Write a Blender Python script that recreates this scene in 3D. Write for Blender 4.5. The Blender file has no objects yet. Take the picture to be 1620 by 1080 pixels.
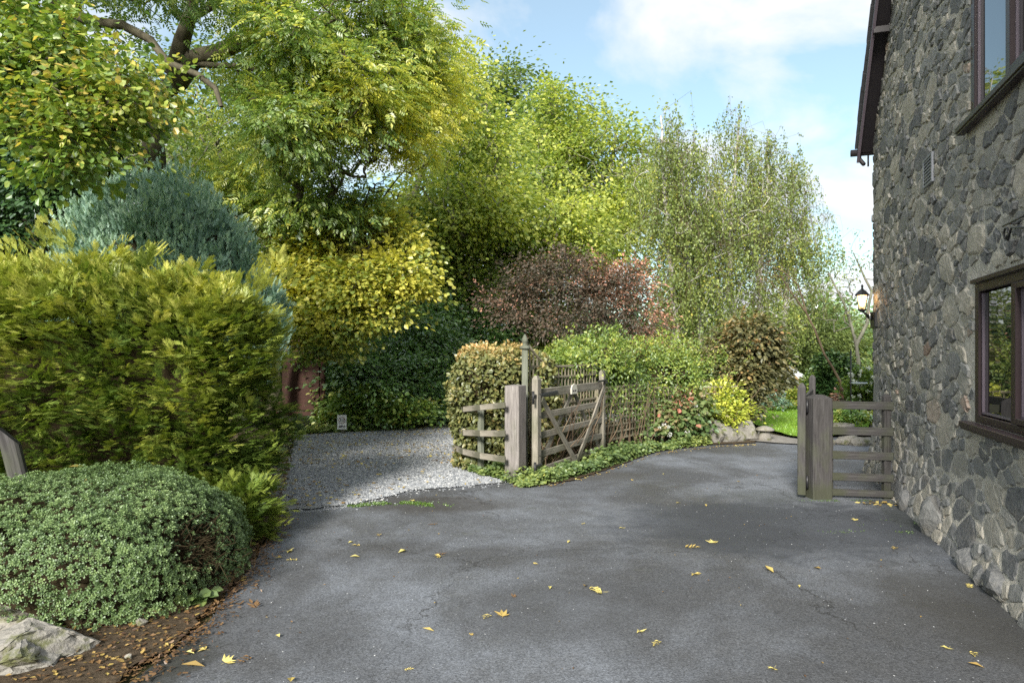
import bpy, bmesh, math, random
import numpy as np
from mathutils import Vector, Matrix, kdtree
R = math.radians
C = bpy.context.scene.collection
S = bpy.context.scene
rng = np.random.default_rng(7)
random.seed(7)
EYE, F, HY = 1.6, 1080.0, 560.0

def W(px, py, Y):            # a point of the place from where it is seen and how far away it stands
    return Vector(((px-810)/F*Y, Y, EYE-(py-HY)/F*Y))
def G(px, py, z=0.0):        # a point on the ground
    Y = F*EYE/(py-HY)
    return Vector(((px-810)/F*Y, Y, z))

# ------------------------------------------------------------------ camera, sky, sun
cam = bpy.data.cameras.new('camera'); co = bpy.data.objects.new('camera', cam); C.objects.link(co)
co.location = (0, 0, EYE); co.rotation_euler = (R(90), 0, 0)
cam.sensor_width = 36; cam.lens = 24; cam.shift_y = (HY-540)/1620; cam.clip_end = 2000
S.camera = co
SUN_DIR = Vector((-0.30, -0.87, 0.50)).normalized()
SUN_EL = math.asin(SUN_DIR.z); SUN_AZ = math.atan2(SUN_DIR.x, SUN_DIR.y)
wd = bpy.data.worlds.new('World'); S.world = wd; wd.use_nodes = True
nt = wd.node_tree; nt.nodes.clear()
def wn(t, **k):
    n = nt.nodes.new(t)
    for a, b in k.items(): setattr(n, a, b)
    return n
sky = wn('ShaderNodeTexSky', sky_type='NISHITA', sun_disc=False, sun_elevation=SUN_EL, sun_rotation=SUN_AZ)
sky.air_density = 1.0; sky.dust_density = 0.8; sky.ozone_density = 1.6
tc = wn('ShaderNodeTexCoord'); sp = wn('ShaderNodeSeparateXYZ'); nt.links.new(tc.outputs['Generated'], sp.inputs[0])
ad = wn('ShaderNodeMath', operation='ADD'); nt.links.new(sp.outputs[2], ad.inputs[0]); ad.inputs[1].default_value = 0.22
ab = wn('ShaderNodeMath', operation='MAXIMUM'); nt.links.new(ad.outputs[0], ab.inputs[0]); ab.inputs[1].default_value = 0.05
dx = wn('ShaderNodeMath', operation='DIVIDE'); nt.links.new(sp.outputs[0], dx.inputs[0]); nt.links.new(ab.outputs[0], dx.inputs[1])
dy = wn('ShaderNodeMath', operation='DIVIDE'); nt.links.new(sp.outputs[1], dy.inputs[0]); nt.links.new(ab.outputs[0], dy.inputs[1])
cb = wn('ShaderNodeCombineXYZ'); nt.links.new(dx.outputs[0], cb.inputs[0]); nt.links.new(dy.outputs[0], cb.inputs[1])
mp = wn('ShaderNodeMapping'); mp.inputs['Location'].default_value = (3.1, 0.55, 0); nt.links.new(cb.outputs[0], mp.inputs[0])
nz = wn('ShaderNodeTexNoise'); nz.inputs['Scale'].default_value = 1.7; nz.inputs['Detail'].default_value = 7; nz.inputs['Roughness'].default_value = 0.55
nz.inputs['Distortion'].default_value = 0.35
nt.links.new(mp.outputs[0], nz.inputs['Vector'])
rp = wn('ShaderNodeValToRGB'); rp.color_ramp.elements[0].position = 0.40; rp.color_ramp.elements[1].position = 0.57
rp.color_ramp.elements[0].color = (0.22, 0.22, 0.22, 1)
nt.links.new(nz.outputs[0], rp.inputs[0])
mx = wn('ShaderNodeMix', data_type='RGBA'); dm = wn('ShaderNodeMix', data_type='RGBA', blend_type='MULTIPLY'); dm.inputs[0].default_value = 1; dm.inputs[7].default_value = (.56, .64, .56, 1)
nt.links.new(sky.outputs[0], dm.inputs[6]); nt.links.new(rp.outputs[0], mx.inputs[0]); nt.links.new(dm.outputs[2], mx.inputs[6])
mx.inputs[7].default_value = (2.5, 2.56, 2.64, 1)
bg = wn('ShaderNodeBackground'); bg.inputs['Strength'].default_value = 0.15
nt.links.new(mx.outputs[2], bg.inputs[0]); ow = wn('ShaderNodeOutputWorld'); nt.links.new(bg.outputs[0], ow.inputs[0])
sl = bpy.data.lights.new('sun', 'SUN'); sl.energy = 2.8; sl.angle = R(13.0); sl.color = (1.0, 0.95, 0.87)
so = bpy.data.objects.new('sun', sl); C.objects.link(so)
so.rotation_euler = (-SUN_DIR).to_track_quat('-Z', 'Y').to_euler()
S.view_settings.view_transform = 'Standard'; S.view_settings.look = 'None'
S.view_settings.exposure = 1.48; S.view_settings.gamma = 1; S.view_settings.use_curve_mapping = False
S.cycles.use_denoising = False; S.cycles.sample_clamp_indirect = 3.0; S.cycles.max_bounces = 6; S.cycles.diffuse_bounces = 3; S.cycles.transmission_bounces = 4; S.cycles.glossy_bounces = 3
S.cycles.transparent_max_bounces = 4; S.cycles.caustics_reflective = False; S.cycles.caustics_refractive = False

# ------------------------------------------------------------------ materials
class NT:
    def __init__(s, name):
        s.m = bpy.data.materials.new(name); s.m.use_nodes = True; s.t = s.m.node_tree; s.t.nodes.clear()
        s.out = s.n('ShaderNodeOutputMaterial')
    def n(s, t, **k):
        n = s.t.nodes.new(t)
        for a, b in k.items(): setattr(n, a, b)
        return n
    def l(s, a, b): s.t.links.new(a, b)
    def coord(s, kind='Object', scale=(1, 1, 1)):
        c = s.n('ShaderNodeTexCoord'); m = s.n('ShaderNodeMapping'); m.inputs['Scale'].default_value = scale
        s.l(c.outputs[kind], m.inputs[0]); return m.outputs[0]
    def noise(s, v, sc, det=4, rough=.55, dist=0):
        n = s.n('ShaderNodeTexNoise'); n.inputs['Scale'].default_value = sc; n.inputs['Detail'].default_value = det
        n.inputs['Roughness'].default_value = rough; n.inputs['Distortion'].default_value = dist
        if v is not None: s.l(v, n.inputs['Vector'])
        return n.outputs[0]
    def ramp(s, v, stops, mode='LINEAR'):
        r = s.n('ShaderNodeValToRGB'); e = r.color_ramp.elements; r.color_ramp.interpolation = mode
        while len(e) < len(stops): e.new(0.5)
        for q, (p, c) in zip(e, stops):
            q.position = p; q.color = (c, c, c, 1) if isinstance(c, (int, float)) else (*c, 1)
        s.l(v, r.inputs[0]); return r.outputs[0]
    def mix(s, f, a, b, mode='MIX'):
        m = s.n('ShaderNodeMix', data_type='RGBA', blend_type=mode)
        for i, x in ((0, f), (6, a), (7, b)):
            if isinstance(x, (int, float)): m.inputs[i].default_value = x if i == 0 else (x, x, x, 1)
            elif isinstance(x, tuple): m.inputs[i].default_value = (*x, 1)
            else: s.l(x, m.inputs[i])
        return m.outputs[2]
    def math(s, op, a, b):
        m = s.n('ShaderNodeMath', operation=op)
        for i, x in ((0, a), (1, b)):
            if isinstance(x, (int, float)): m.inputs[i].default_value = x
            else: s.l(x, m.inputs[i])
        return m.outputs[0]
    def attr(s, a='tint'):
        n = s.n('ShaderNodeAttribute'); n.attribute_name = a; return n.outputs['Fac']
    def bump(s, h, st=.5, d=.01, prev=None):
        b = s.n('ShaderNodeBump'); b.inputs['Strength'].default_value = st; b.inputs['Distance'].default_value = d
        s.l(h, b.inputs['Height'])
        if prev is not None: s.l(prev, b.inputs['Normal'])
        return b.outputs[0]
    def pbr(s, col, rough=.8, normal=None, spec=.3, metal=0):
        p = s.n('ShaderNodeBsdfPrincipled')
        for k, x in (('Base Color', col), ('Roughness', rough), ('Specular IOR Level', spec), ('Metallic', metal)):
            if isinstance(x, (int, float)): p.inputs[k].default_value = x
            elif isinstance(x, tuple): p.inputs[k].default_value = (*x, 1)
            else: s.l(x, p.inputs[k])
        if normal is not None: s.l(normal, p.inputs['Normal'])
        s.l(p.outputs[0], s.out.inputs[0]); return s.m

def leaf_mat(name, stops, trans=.4, gloss=.06, rough=.45, gain=1.75):
    stops = [(p, tuple(min(.8, x*gain) for x in c)) for p, c in stops]
    t = NT(name)
    col = t.ramp(t.attr(), stops)
    d = t.n('ShaderNodeBsdfDiffuse'); t.l(col, d.inputs[0])
    tr = t.n('ShaderNodeBsdfTranslucent'); c2 = t.mix(1.0, col, (1.1, 1.15, .65), 'MULTIPLY'); t.l(c2, tr.inputs[0])
    m = t.n('ShaderNodeMixShader'); m.inputs[0].default_value = trans; t.l(d.outputs[0], m.inputs[1]); t.l(tr.outputs[0], m.inputs[2])
    g = t.n('ShaderNodeBsdfGlossy'); g.inputs['Roughness'].default_value = rough; g.inputs[0].default_value = (.9, .95, 1, 1)
    m2 = t.n('ShaderNodeMixShader'); m2.inputs[0].default_value = gloss; t.l(m.outputs[0], m2.inputs[1]); t.l(g.outputs[0], m2.inputs[2])
    t.l(m2.outputs[0], t.out.inputs[0]); return t.m

M = {}
def ramp3(a, b, c, d=None):
    return [(0, a), (.4, b), (.8, c), (1, d or c)]
M['ash'] = leaf_mat('ash_leaf', [(0, (.045, .085, .018)), (.3, (.10, .165, .040)), (.55, (.20, .26, .065)), (.8, (.38, .38, .075)), (1, (.56, .42, .06))], .5)
M['ash_far'] = leaf_mat('far_ash_leaf', [(0, (.06, .105, .022)), (.3, (.125, .17, .045)), (.55, (.225, .255, .065)), (.8, (.38, .38, .085)), (1, (.54, .42, .08))], .5, .04, .5, 2.15)  # paler copy of the ash leaf, distance haze painted into its colour
M['yellow'] = leaf_mat('yellow_leaf', [(0, (.07, .115, .025)), (.35, (.18, .22, .045)), (.65, (.36, .34, .065)), (1, (.54, .42, .08))], .42)
M['hazel'] = leaf_mat('hazel_leaf', [(0, (.045, .095, .014)), (.45, (.11, .17, .03)), (.8, (.24, .27, .05)), (1, (.42, .32, .08))], .4, .06)
M['mid'] = leaf_mat('green_leaf', [(0, (.035, .062, .018)), (.4, (.08, .118, .035)), (.8, (.17, .20, .055)), (1, (.31, .30, .07))], .42, .05, .5, 2.2)
M['dark'] = leaf_mat('dark_leaf', [(0, (.028, .058, .018)), (.5, (.062, .112, .032)), (.85, (.12, .18, .05)), (1, (.25, .28, .07))], .35, .2, .33, 3.3)
M['ivy'] = leaf_mat('ivy_leaf', [(0, (.010, .026, .008)), (.6, (.022, .050, .012)), (1, (.07, .11, .025))], .2, .08, .4, 2.2)
M['birch'] = leaf_mat('birch_leaf', [(0, (.05, .070, .020)), (.5, (.115, .150, .038)), (.85, (.21, .24, .055)), (1, (.36, .31, .06))], .42, .04, .5, 1.9)
M['purple'] = leaf_mat('purple_leaf', [(0, (.030, .030, .018)), (.3, (.055, .045, .030)), (.55, (.10, .072, .050)), (.72, (.17, .10, .07)), (.87, (.34, .16, .11)), (1, (.42, .22, .15))], .3, .04, .5)
M['magnolia'] = leaf_mat('magnolia_leaf', [(0, (.035, .040, .018)), (.5, (.075, .075, .03)), (.85, (.15, .13, .05)), (1, (.27, .17, .07))], .25, .05, .5, 1.7)
M['beech'] = leaf_mat('beech_leaf', [(0, (.05, .06, .02)), (.45, (.11, .12, .04)), (.7, (.20, .17, .06)), (1, (.40, .26, .11))], .3, .05)
M['climber'] = leaf_mat('climber_leaf', [(0, (.05, .09, .02)), (.4, (.12, .18, .035)), (.8, (.26, .29, .05)), (1, (.42, .36, .09))], .4)
M['hydrangea'] = leaf_mat('hydrangea_leaf', [(0, (.05, .09, .025)), (.5, (.12, .15, .05)), (.75, (.20, .15, .08)), (.9, (.27, .11, .07)), (1, (.38, .13, .10))], .3, .05, .5)
M['choisya'] = leaf_mat('choisya_leaf', [(0, (.08, .14, .02)), (.5, (.30, .33, .04)), (1, (.62, .55, .08))], .35, .08)
M['hebe'] = leaf_mat('hebe_leaf', [(0, (.045, .075, .025)), (.5, (.095, .145, .052)), (1, (.19, .25, .10))], .2, .05, .5)
M['golden'] = leaf_mat('juniper_leaf', [(0, (.035, .06, .012)), (.3, (.085, .13, .022)), (.65, (.20, .23, .045)), (1, (.36, .35, .09))], .35, .03)
M['blue'] = leaf_mat('blue_leaf', [(0, (.035, .070, .055)), (.5, (.095, .155, .12)), (1, (.21, .28, .215))], .3, .04, .5, 2.4)
M['grassleaf'] = leaf_mat('grass_blade', [(0, (.08, .15, .02)), (.6, (.17, .30, .03)), (1, (.3, .40, .06))], .3)
M['litter'] = leaf_mat('fallen_leaf_colour', [(0, (.05, .028, .016)), (.4, (.13, .075, .03)), (.7, (.30, .22, .065)), (1, (.42, .37, .13))], .15, .04)
M['white_flower'] = leaf_mat('white_petal', [(0, (.65, .55, .5)), (1, (.85, .82, .78))], .3)
M['deadwood'] = leaf_mat('inner_hull_twig_colour', [(0, (.022, .017, .010)), (1, (.06, .045, .028))], 0, .0)

def bark(name, a, b, sc=6):
    t = NT(name); v = t.coord('Object', (1, 1, .3)); n1 = t.noise(v, sc, 6, .65, .4)
    n2 = t.noise(t.coord('Object'), 1.5, 3)
    c = t.mix(n2, t.ramp(n1, [(.3, a), (.7, b)]), t.ramp(n1, [(.3, tuple(x*.8 for x in a)), (.7, (b[0]*.9, b[1]*1.02, b[2]*.75))]))
    return t.pbr(c, .9, t.bump(n1, .8, .03), .1)
M['bark'] = bark('bark', (.045, .037, .028), (.15, .128, .10))
M['bark_grey'] = bark('bark_grey', (.12, .11, .09), (.32, .30, .26))
M['twig'] = bark('twig_brown', (.09, .06, .045), (.24, .17, .13))
t = NT('birch_bark'); v = t.coord('Object', (1, 1, 3.5)); n1 = t.noise(v, 3.2, 5, .7)
M['birchbark'] = t.pbr(t.ramp(n1, [(.36, (.05, .045, .04)), (.44, (.42, .40, .37)), (.7, (.68, .66, .62))]), .8, t.bump(n1, .3, .01), .2)

def wood(name, a, b, c, green=.35):
    t = NT(name); v = t.coord('Object', (1.2, 14, 14)); g = t.noise(v, 3.0, 6, .6, .6)
    v2 = t.coord('Object', (.6, 40, 40)); g2 = t.noise(v2, 4, 3, .6)
    p = t.noise(t.coord('Object', (1, 2, 2)), 2.2, 4, .6)
    col = t.mix(.35, t.ramp(g, [(.3, a), (.5, b), (.72, c)]), t.ramp(g2, [(.35, a), (.65, c)]))
    col = t.mix(t.ramp(p, [(.5, 0), (.75, green)]), col, (.10, .115, .06))
    pt = t.noise(t.coord('Object', (3, 9, 9)), 3.0, 3, .7)
    col = t.mix(t.ramp(pt, [(.62, 0), (.8, .5)]), col, tuple(x*.45 for x in a))
    sx = t.n('ShaderNodeSeparateXYZ'); t.l(t.coord('Object'), sx.inputs[0])
    ft = t.math('ADD', sx.outputs[0], t.math('MULTIPLY', pt, -.22)); col = t.mix(t.ramp(ft, [(.0, .7), (.13, 0)]), col, (.055, .06, .035))
    h = t.math('ADD', g, t.math('MULTIPLY', g2, .6))
    return t.pbr(col, .85, t.bump(h, .7, .006), .2)
M['wood'] = wood('weathered_oak', (.12, .107, .085), (.255, .232, .19), (.39, .36, .305), .55)
M['wood_post'] = wood('grey_oak_post', (.115, .103, .098), (.225, .205, .193), (.34, .315, .298), .4)
M['wood_dark'] = wood('damp_oak', (.028, .026, .026), (.062, .058, .057), (.105, .10, .10), .5)
M['wood_green'] = wood('painted_sage_wood', (.10, .115, .085), (.19, .20, .16), (.29, .30, .25), .5)
M['trellis'] = wood('trellis_wood', (.15, .13, .09), (.30, .265, .19), (.44, .40, .30), .5)
t = NT('brown_paint'); n1 = t.noise(t.coord('Object', (2, 2, 9)), 2, 4)
M['brown_paint'] = t.pbr(t.ramp(n1, [(.3, (.05, .021, .014)), (.7, (.085, .036, .024))]), .6, None, .3)
def plain(name, col, rough=.5, spec=.4, metal=0, nv=.15):
    t = NT(name); n1 = t.noise(t.coord('Object'), 9, 4)
    return t.pbr(t.mix(n1, tuple(x*(1-nv) for x in col), tuple(min(1, x*(1+nv)) for x in col)), rough, t.bump(n1, .1, .004), spec, metal)
M['iron'] = plain('black_iron', (.018, .018, .020), .45, .5)
M['upvc'] = plain('dark_brown_frame', (.034, .021, .024), .42, .35)
M['upvc_light'] = plain('frame_bead', (.16, .13, .16), .35, .5)
M['fascia'] = plain('dark_fascia', (.03, .026, .03), .5, .4)
M['slate'] = plain('roof_slate', (.07, .072, .08), .7, .3, 0, .35)
M['white'] = plain('white_board', (.72, .72, .70), .5, .3, 0, .06)
M['ink'] = plain('black_ink', (.03, .02, .04), .6, .2)
M['red_ink'] = plain('ring_ink', (.16, .05, .08), .6, .2)
M['metal_white'] = plain('white_painted_roof', (.70, .72, .76), .4, .4)
M['vent'] = plain('grey_vent', (.24, .25, .28), .5, .4)
M['plate'] = plain('cream_plate', (.62, .60, .52), .4, .4)
M['steel'] = plain('steel', (.5, .5, .5), .35, .5, .8)
M['interior'] = plain('dark_interior', (.03, .03, .032), .9, .1)
t = NT('window_glass'); p = t.n('ShaderNodeBsdfPrincipled'); p.inputs['Base Color'].default_value = (.012, .014, .016, 1)
p.inputs['Roughness'].default_value = .015; p.inputs['IOR'].default_value = 2.3
gn = t.noise(t.coord('Object'), 1.6, 2); t.l(t.bump(gn, .25, .012), p.inputs['Normal']); t.l(p.outputs[0], t.out.inputs[0]); M['glass'] = t.m
t = NT('greenhouse_glass'); p = t.n('ShaderNodeBsdfPrincipled'); p.inputs['Base Color'].default_value = (.5, .56, .6, 1)
p.inputs['Roughness'].default_value = .1; t.l(p.outputs[0], t.out.inputs[0]); M['ghglass'] = t.m
t = NT('lantern_glass'); a_ = t.n('ShaderNodeBsdfTransparent'); a_.inputs[0].default_value = (1, .95, .85, 1); b_ = t.n('ShaderNodeBsdfTranslucent'); b_.inputs[0].default_value = (.95, .85, .7, 1)
m_ = t.n('ShaderNodeMixShader'); m_.inputs[0].default_value = .35; t.l(a_.outputs[0], m_.inputs[1]); t.l(b_.outputs[0], m_.inputs[2]); t.l(m_.outputs[0], t.out.inputs[0]); M['lglass'] = t.m
t = NT('lit_bulb'); e = t.n('ShaderNodeEmission'); e.inputs[0].default_value = (1, .62, .28, 1); e.inputs[1].default_value = 4; t.l(e.outputs[0], t.out.inputs[0]); M['bulb'] = t.m

# stone
def stone_mat(name, stops, moss=0):
    t = NT(name); v = t.coord('Object'); n1 = t.noise(v, 9, 7, .68, .3); n2 = t.noise(v, 45, 4, .7); n3 = t.noise(t.coord('Object', (1, 1, 2)), 3.0, 4, .6)
    col = t.ramp(t.attr(), stops, 'LINEAR')
    col = t.mix(t.ramp(n1, [(.3, 0.0), (.75, 1.0)]), t.mix(.30, col, (.0, .0, .0)), t.mix(.16, col, (.55, .52, .47)))
    col = t.mix(t.ramp(n2, [(.42, 0), (.8, .4)]), col, (.46, .44, .40))
    col = t.mix(t.ramp(n3, [(.55, 0), (.72, .28)]), col, (.24, .19, .12))
    if moss:
        m = t.ramp(t.noise(v, 5, 5, .7), [(.52, 0), (.62, moss)]); col = t.mix(m, col, (.10, .11, .025))
    h = t.math('ADD', n1, t.math('MULTIPLY', n2, .35))
    return t.pbr(col, .8, t.bump(h, .9, .02), .3)
M['stone'] = stone_mat('rubble_stone', [(0, (.10, .106, .118)), (.2, (.19, .194, .198)), (.4, (.275, .275, .265)), (.6, (.37, .352, .31)), (.8, (.47, .43, .355)), (.95, (.55, .50, .42)), (1, (.34, .21, .155))])
M['rock'] = stone_mat('garden_rock', [(0, (.20, .195, .18)), (1, (.30, .275, .235))], .8)
t = NT('lime_mortar'); v = t.coord('Object'); n1 = t.noise(v, 14, 6, .7); n2 = t.noise(v, 2, 3)
M['mortar'] = t.pbr(t.mix(n2, t.ramp(n1, [(.3, (.46, .43, .37)), (.7, (.74, .69, .60))]), t.ramp(n1, [(.3, (.33, .31, .28)), (.7, (.58, .55, .48))])), .95, t.bump(n1, 1, .03), .1)

# tarmac
t = NT('tarmac'); v = t.coord('Object')
fine = t.noise(v, 95, 3, .8); grit = t.noise(v, 42, 5, .85); big = t.noise(v, .42, 5, .6, .3); big2 = t.noise(t.coord('Object', (1, .5, 1)), .8, 6, .65, .4); mid = t.noise(v, 2.6, 5, .65, .5)
vo = t.n('ShaderNodeTexVoronoi'); vo.inputs['Scale'].default_value = 85; t.l(v, vo.inputs['Vector'])
chips = t.ramp(vo.outputs['Color'], [(.0, .6), (1, 1.25)])
base = t.mix(t.ramp(big, [(.43, 0), (.57, 1)]), (.092, .096, .104), (.19, .205, .232))
base = t.mix(t.ramp(mid, [(.35, .35), (.6, 0)]), base, (.085, .083, .08))
base = t.mix(t.ramp(big2, [(.50, 0), (.70, .6)]), base, (.07, .066, .06))
base = t.mix(1.0, base, chips, 'MULTIPLY')
base = t.mix(1.0, base, t.ramp(fine, [(.3, .5), (.7, 1.5)]), 'MULTIPLY')
spk = t.ramp(grit, [(.62, 0), (.70, .55)]); base = t.mix(spk, base, (.42, .41, .39))
ms = t.noise(v, 1.1, 6, .7); base = t.mix(t.ramp(ms, [(.63, 0), (.74, .45)]), base, (.075, .082, .035))
dk = t.ramp(t.noise(v, 16, 3, .7), [(.70, 0), (.76, .5)]); base = t.mix(dk, base, (.03, .028, .026))
def crack(scale, wob, w, amt, seed):
    global base
    vc = t.n('ShaderNodeTexVoronoi', feature='DISTANCE_TO_EDGE'); vc.inputs['Scale'].default_value = scale
    wv = t.n('ShaderNodeVectorMath', operation='ADD'); cn = t.n('ShaderNodeTexNoise'); cn.inputs['Scale'].default_value = wob; cn.inputs['Detail'].default_value = 8; cn.inputs['Roughness'].default_value = .65
    mpp = t.n('ShaderNodeMapping'); mpp.inputs['Location'].default_value = (seed, seed*.7, 0); t.l(v, mpp.inputs[0])
    t.l(v, cn.inputs['Vector']); t.l(mpp.outputs[0], wv.inputs[0]); t.l(cn.outputs[1], wv.inputs[1]); t.l(wv.outputs[0], vc.inputs['Vector'])
    ck = t.ramp(vc.outputs['Distance'], [(0, 1), (w, 0)])
    base = t.mix(t.math('MULTIPLY', ck, t.ramp(t.noise(v, .9, 4), [(.44, 0), (.56, amt)])), base, (.028, .027, .025))
    return ck
ck1 = crack(.36, 1.9, .0045, .85, 2.3); ck2 = crack(1.1, 2.6, .007, .35, 5.1)
def dark_patch(cx, cy, rx, ry, amt, col):  # oval darker patch mixed into the tarmac colour, edge broken by noise
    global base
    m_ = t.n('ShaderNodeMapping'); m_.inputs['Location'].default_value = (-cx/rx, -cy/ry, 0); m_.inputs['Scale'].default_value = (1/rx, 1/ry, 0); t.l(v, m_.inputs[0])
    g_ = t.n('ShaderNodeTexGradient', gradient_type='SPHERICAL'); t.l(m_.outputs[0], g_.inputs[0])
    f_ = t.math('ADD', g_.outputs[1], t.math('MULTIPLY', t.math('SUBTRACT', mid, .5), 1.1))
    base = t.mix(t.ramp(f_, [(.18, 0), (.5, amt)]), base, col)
dark_patch(2.6, 6.4, 2.4, 1.6, .75, (.042, .046, .054)); dark_patch(-.9, 7.3, 1.3, .6, .7, (.055, .05, .045)); dark_patch(3.1, 4.2, 1.0, 1.4, .6, (.05, .048, .043)); dark_patch(.3, 4.3, .9, .8, .45, (.055, .055, .056)); dark_patch(-1.9, 3.6, .5, .5, .8, (.03, .03, .022)); dark_patch(4.0, 6.5, .5, 1.6, .6, (.045, .05, .045)); dark_patch(2.9, 7.7, .7, .5, .35, (.035, .04, .03)); dark_patch(1.1, 9.0, .9, .5, .45, (.07, .065, .055))
rgh = t.ramp(big2, [(.45, .82), (.66, .55)])
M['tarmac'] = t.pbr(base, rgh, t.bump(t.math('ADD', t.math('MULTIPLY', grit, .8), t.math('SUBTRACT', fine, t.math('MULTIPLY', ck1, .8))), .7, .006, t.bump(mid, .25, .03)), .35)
# gravel
t = NT('slate_gravel'); v = t.coord('Object'); vo = t.n('ShaderNodeTexVoronoi'); vo.inputs['Scale'].default_value = 34; t.l(v, vo.inputs['Vector'])
vs = t.n('ShaderNodeSeparateColor'); t.l(vo.outputs['Color'], vs.inputs[0])
col = t.ramp(vs.outputs[0], [(0, (.17, .178, .185)), (.5, (.29, .303, .315)), (1, (.45, .465, .475))])
dirt = t.noise(v, .9, 5, .65, .5); col = t.mix(t.ramp(dirt, [(.5, 0), (.72, .5)]), col, (.22, .18, .125))
M['gravel'] = t.pbr(col, .85, t.bump(t.math('ADD', t.math('MULTIPLY', vo.outputs['Distance'], -1.0), vs.outputs[1]), 1, .03), .3)
t = NT('pebble'); M['pebble'] = t.pbr(t.ramp(t.attr(), [(0, (.15, .16, .175)), (.6, (.27, .285, .305)), (1, (.45, .455, .45))]), .8, None, .3)
# soil, ground, lawn
t = NT('soil'); v = t.coord('Object'); n1 = t.noise(v, 22, 6, .75); n2 = t.noise(v, 1.2, 3)
M['soil'] = t.pbr(t.mix(n2, t.ramp(n1, [(.3, (.035, .024, .016)), (.7, (.12, .085, .055))]), t.ramp(n1, [(.3, (.05, .04, .025)), (.7, (.16, .125, .085))])), .95, t.bump(n1, 1, .03), .1)
t = NT('ground_earth'); v = t.coord('Object'); n1 = t.noise(v, 6, 6, .7); n2 = t.noise(v, .4, 4)
M['ground'] = t.pbr(t.mix(n2, t.ramp(n1, [(.3, (.03, .04, .012)), (.7, (.08, .09, .03))]), t.ramp(n1, [(.3, (.045, .035, .02)), (.7, (.10, .08, .05))])), .95, t.bump(n1, 1, .05), .1)
t = NT('lawn_turf'); v = t.coord('Object'); n1 = t.noise(v, 60, 4, .7); n2 = t.noise(v, .8, 3)
M['lawn'] = t.pbr(t.mix(n2, t.ramp(n1, [(.3, (.14, .24, .03)), (.7, (.26, .42, .06))]), t.ramp(n1, [(.3, (.15, .26, .03)), (.7, (.33, .48, .07))])), .9, t.bump(n1, 1, .02), .15)
t = NT('paving'); v = t.coord('Object'); n1 = t.noise(v, 8, 5)
M['paving'] = t.pbr(t.ramp(n1, [(.3, (.20, .18, .16)), (.7, (.34, .32, .29))]), .85, t.bump(n1, .5, .01), .2)

# ------------------------------------------------------------------ object helpers
def tag(o, label=None, cat=None, group=None, kind=None):
    for k, v in (('label', label), ('category', cat), ('group', group), ('kind', kind)):
        if v: o[k] = v
    return o
def empty(name, loc, label, cat, group=None, kind=None):
    o = bpy.data.objects.new(name, None); C.objects.link(o); o.location = loc
    return tag(o, label, cat, group, kind)
def link(name, me, mat, parent=None, mw=None):
    o = bpy.data.objects.new(name, me); C.objects.link(o)
    if mat is not None and not me.materials: me.materials.append(mat)
    if parent is not None:
        o.parent = parent
        w = mw if mw is not None else Matrix.Identity(4)
        o.matrix_basis = PW.get(parent.name, parent.matrix_basis).inverted() @ w
        PW[o.name] = w
    elif mw is not None:
        o.matrix_basis = mw
    return o
PW = {}
def mesh_np(name, V, F, tint=None, smooth=False):
    """V (n,3); F (m,k) or list of (m,k) arrays."""
    if not isinstance(F, list): F = [F]
    me = bpy.data.meshes.new(name)
    V = np.asarray(V, np.float32); me.vertices.add(len(V)); me.vertices.foreach_set('co', V.ravel())
    tot = np.concatenate([np.full(len(f), f.shape[1], np.int32) for f in F])
    idx = np.concatenate([np.asarray(f, np.int32).ravel() for f in F])
    me.loops.add(len(idx)); me.loops.foreach_set('vertex_index', idx)
    me.polygons.add(len(tot)); st = np.concatenate([[0], np.cumsum(tot)[:-1]]).astype(np.int32)
    me.polygons.foreach_set('loop_start', st)
    me.polygons.foreach_set('use_smooth', np.full(len(tot), smooth))
    if tint is not None:
        a = me.attributes.new('tint', 'FLOAT', 'FACE'); a.data.foreach_set('value', np.clip(np.asarray(tint, np.float32), 0, 1))
    me.update(calc_edges=True); return me
def mesh_py(name, V, F, smooth=False, tint=None):
    me = bpy.data.meshes.new(name); me.from_pydata([tuple(v) for v in V], [], F)
    if smooth: me.polygons.foreach_set('use_smooth', [True]*len(F))
    if tint is not None:
        a = me.attributes.new('tint', 'FLOAT', 'FACE'); a.data.foreach_set('value', [tint]*len(F))
    me.update(); return me
def bm_mesh(name, bm, smooth=False):
    me = bpy.data.meshes.new(name); bm.normal_update(); bm.to_mesh(me); bm.free()
    if smooth: me.polygons.foreach_set('use_smooth', [True]*len(me.polygons))
    return me
def nrm(a): return a/np.maximum(np.linalg.norm(a, axis=-1, keepdims=True), 1e-9)
def vn(p, f, seed=0):
    """cheap smooth noise, about -1..1"""
    r = np.random.default_rng(seed); o = np.zeros(len(p))
    for k in range(5):
        d = r.normal(size=3); d /= np.linalg.norm(d); q = f*(1+.45*k)
        o += np.sin(p@d*q+r.uniform(0, 6.28)+1.3*np.sin(p@nrm(r.normal(size=3))*q*.7+r.uniform(0, 6.28)))
    return o/3.0

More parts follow.
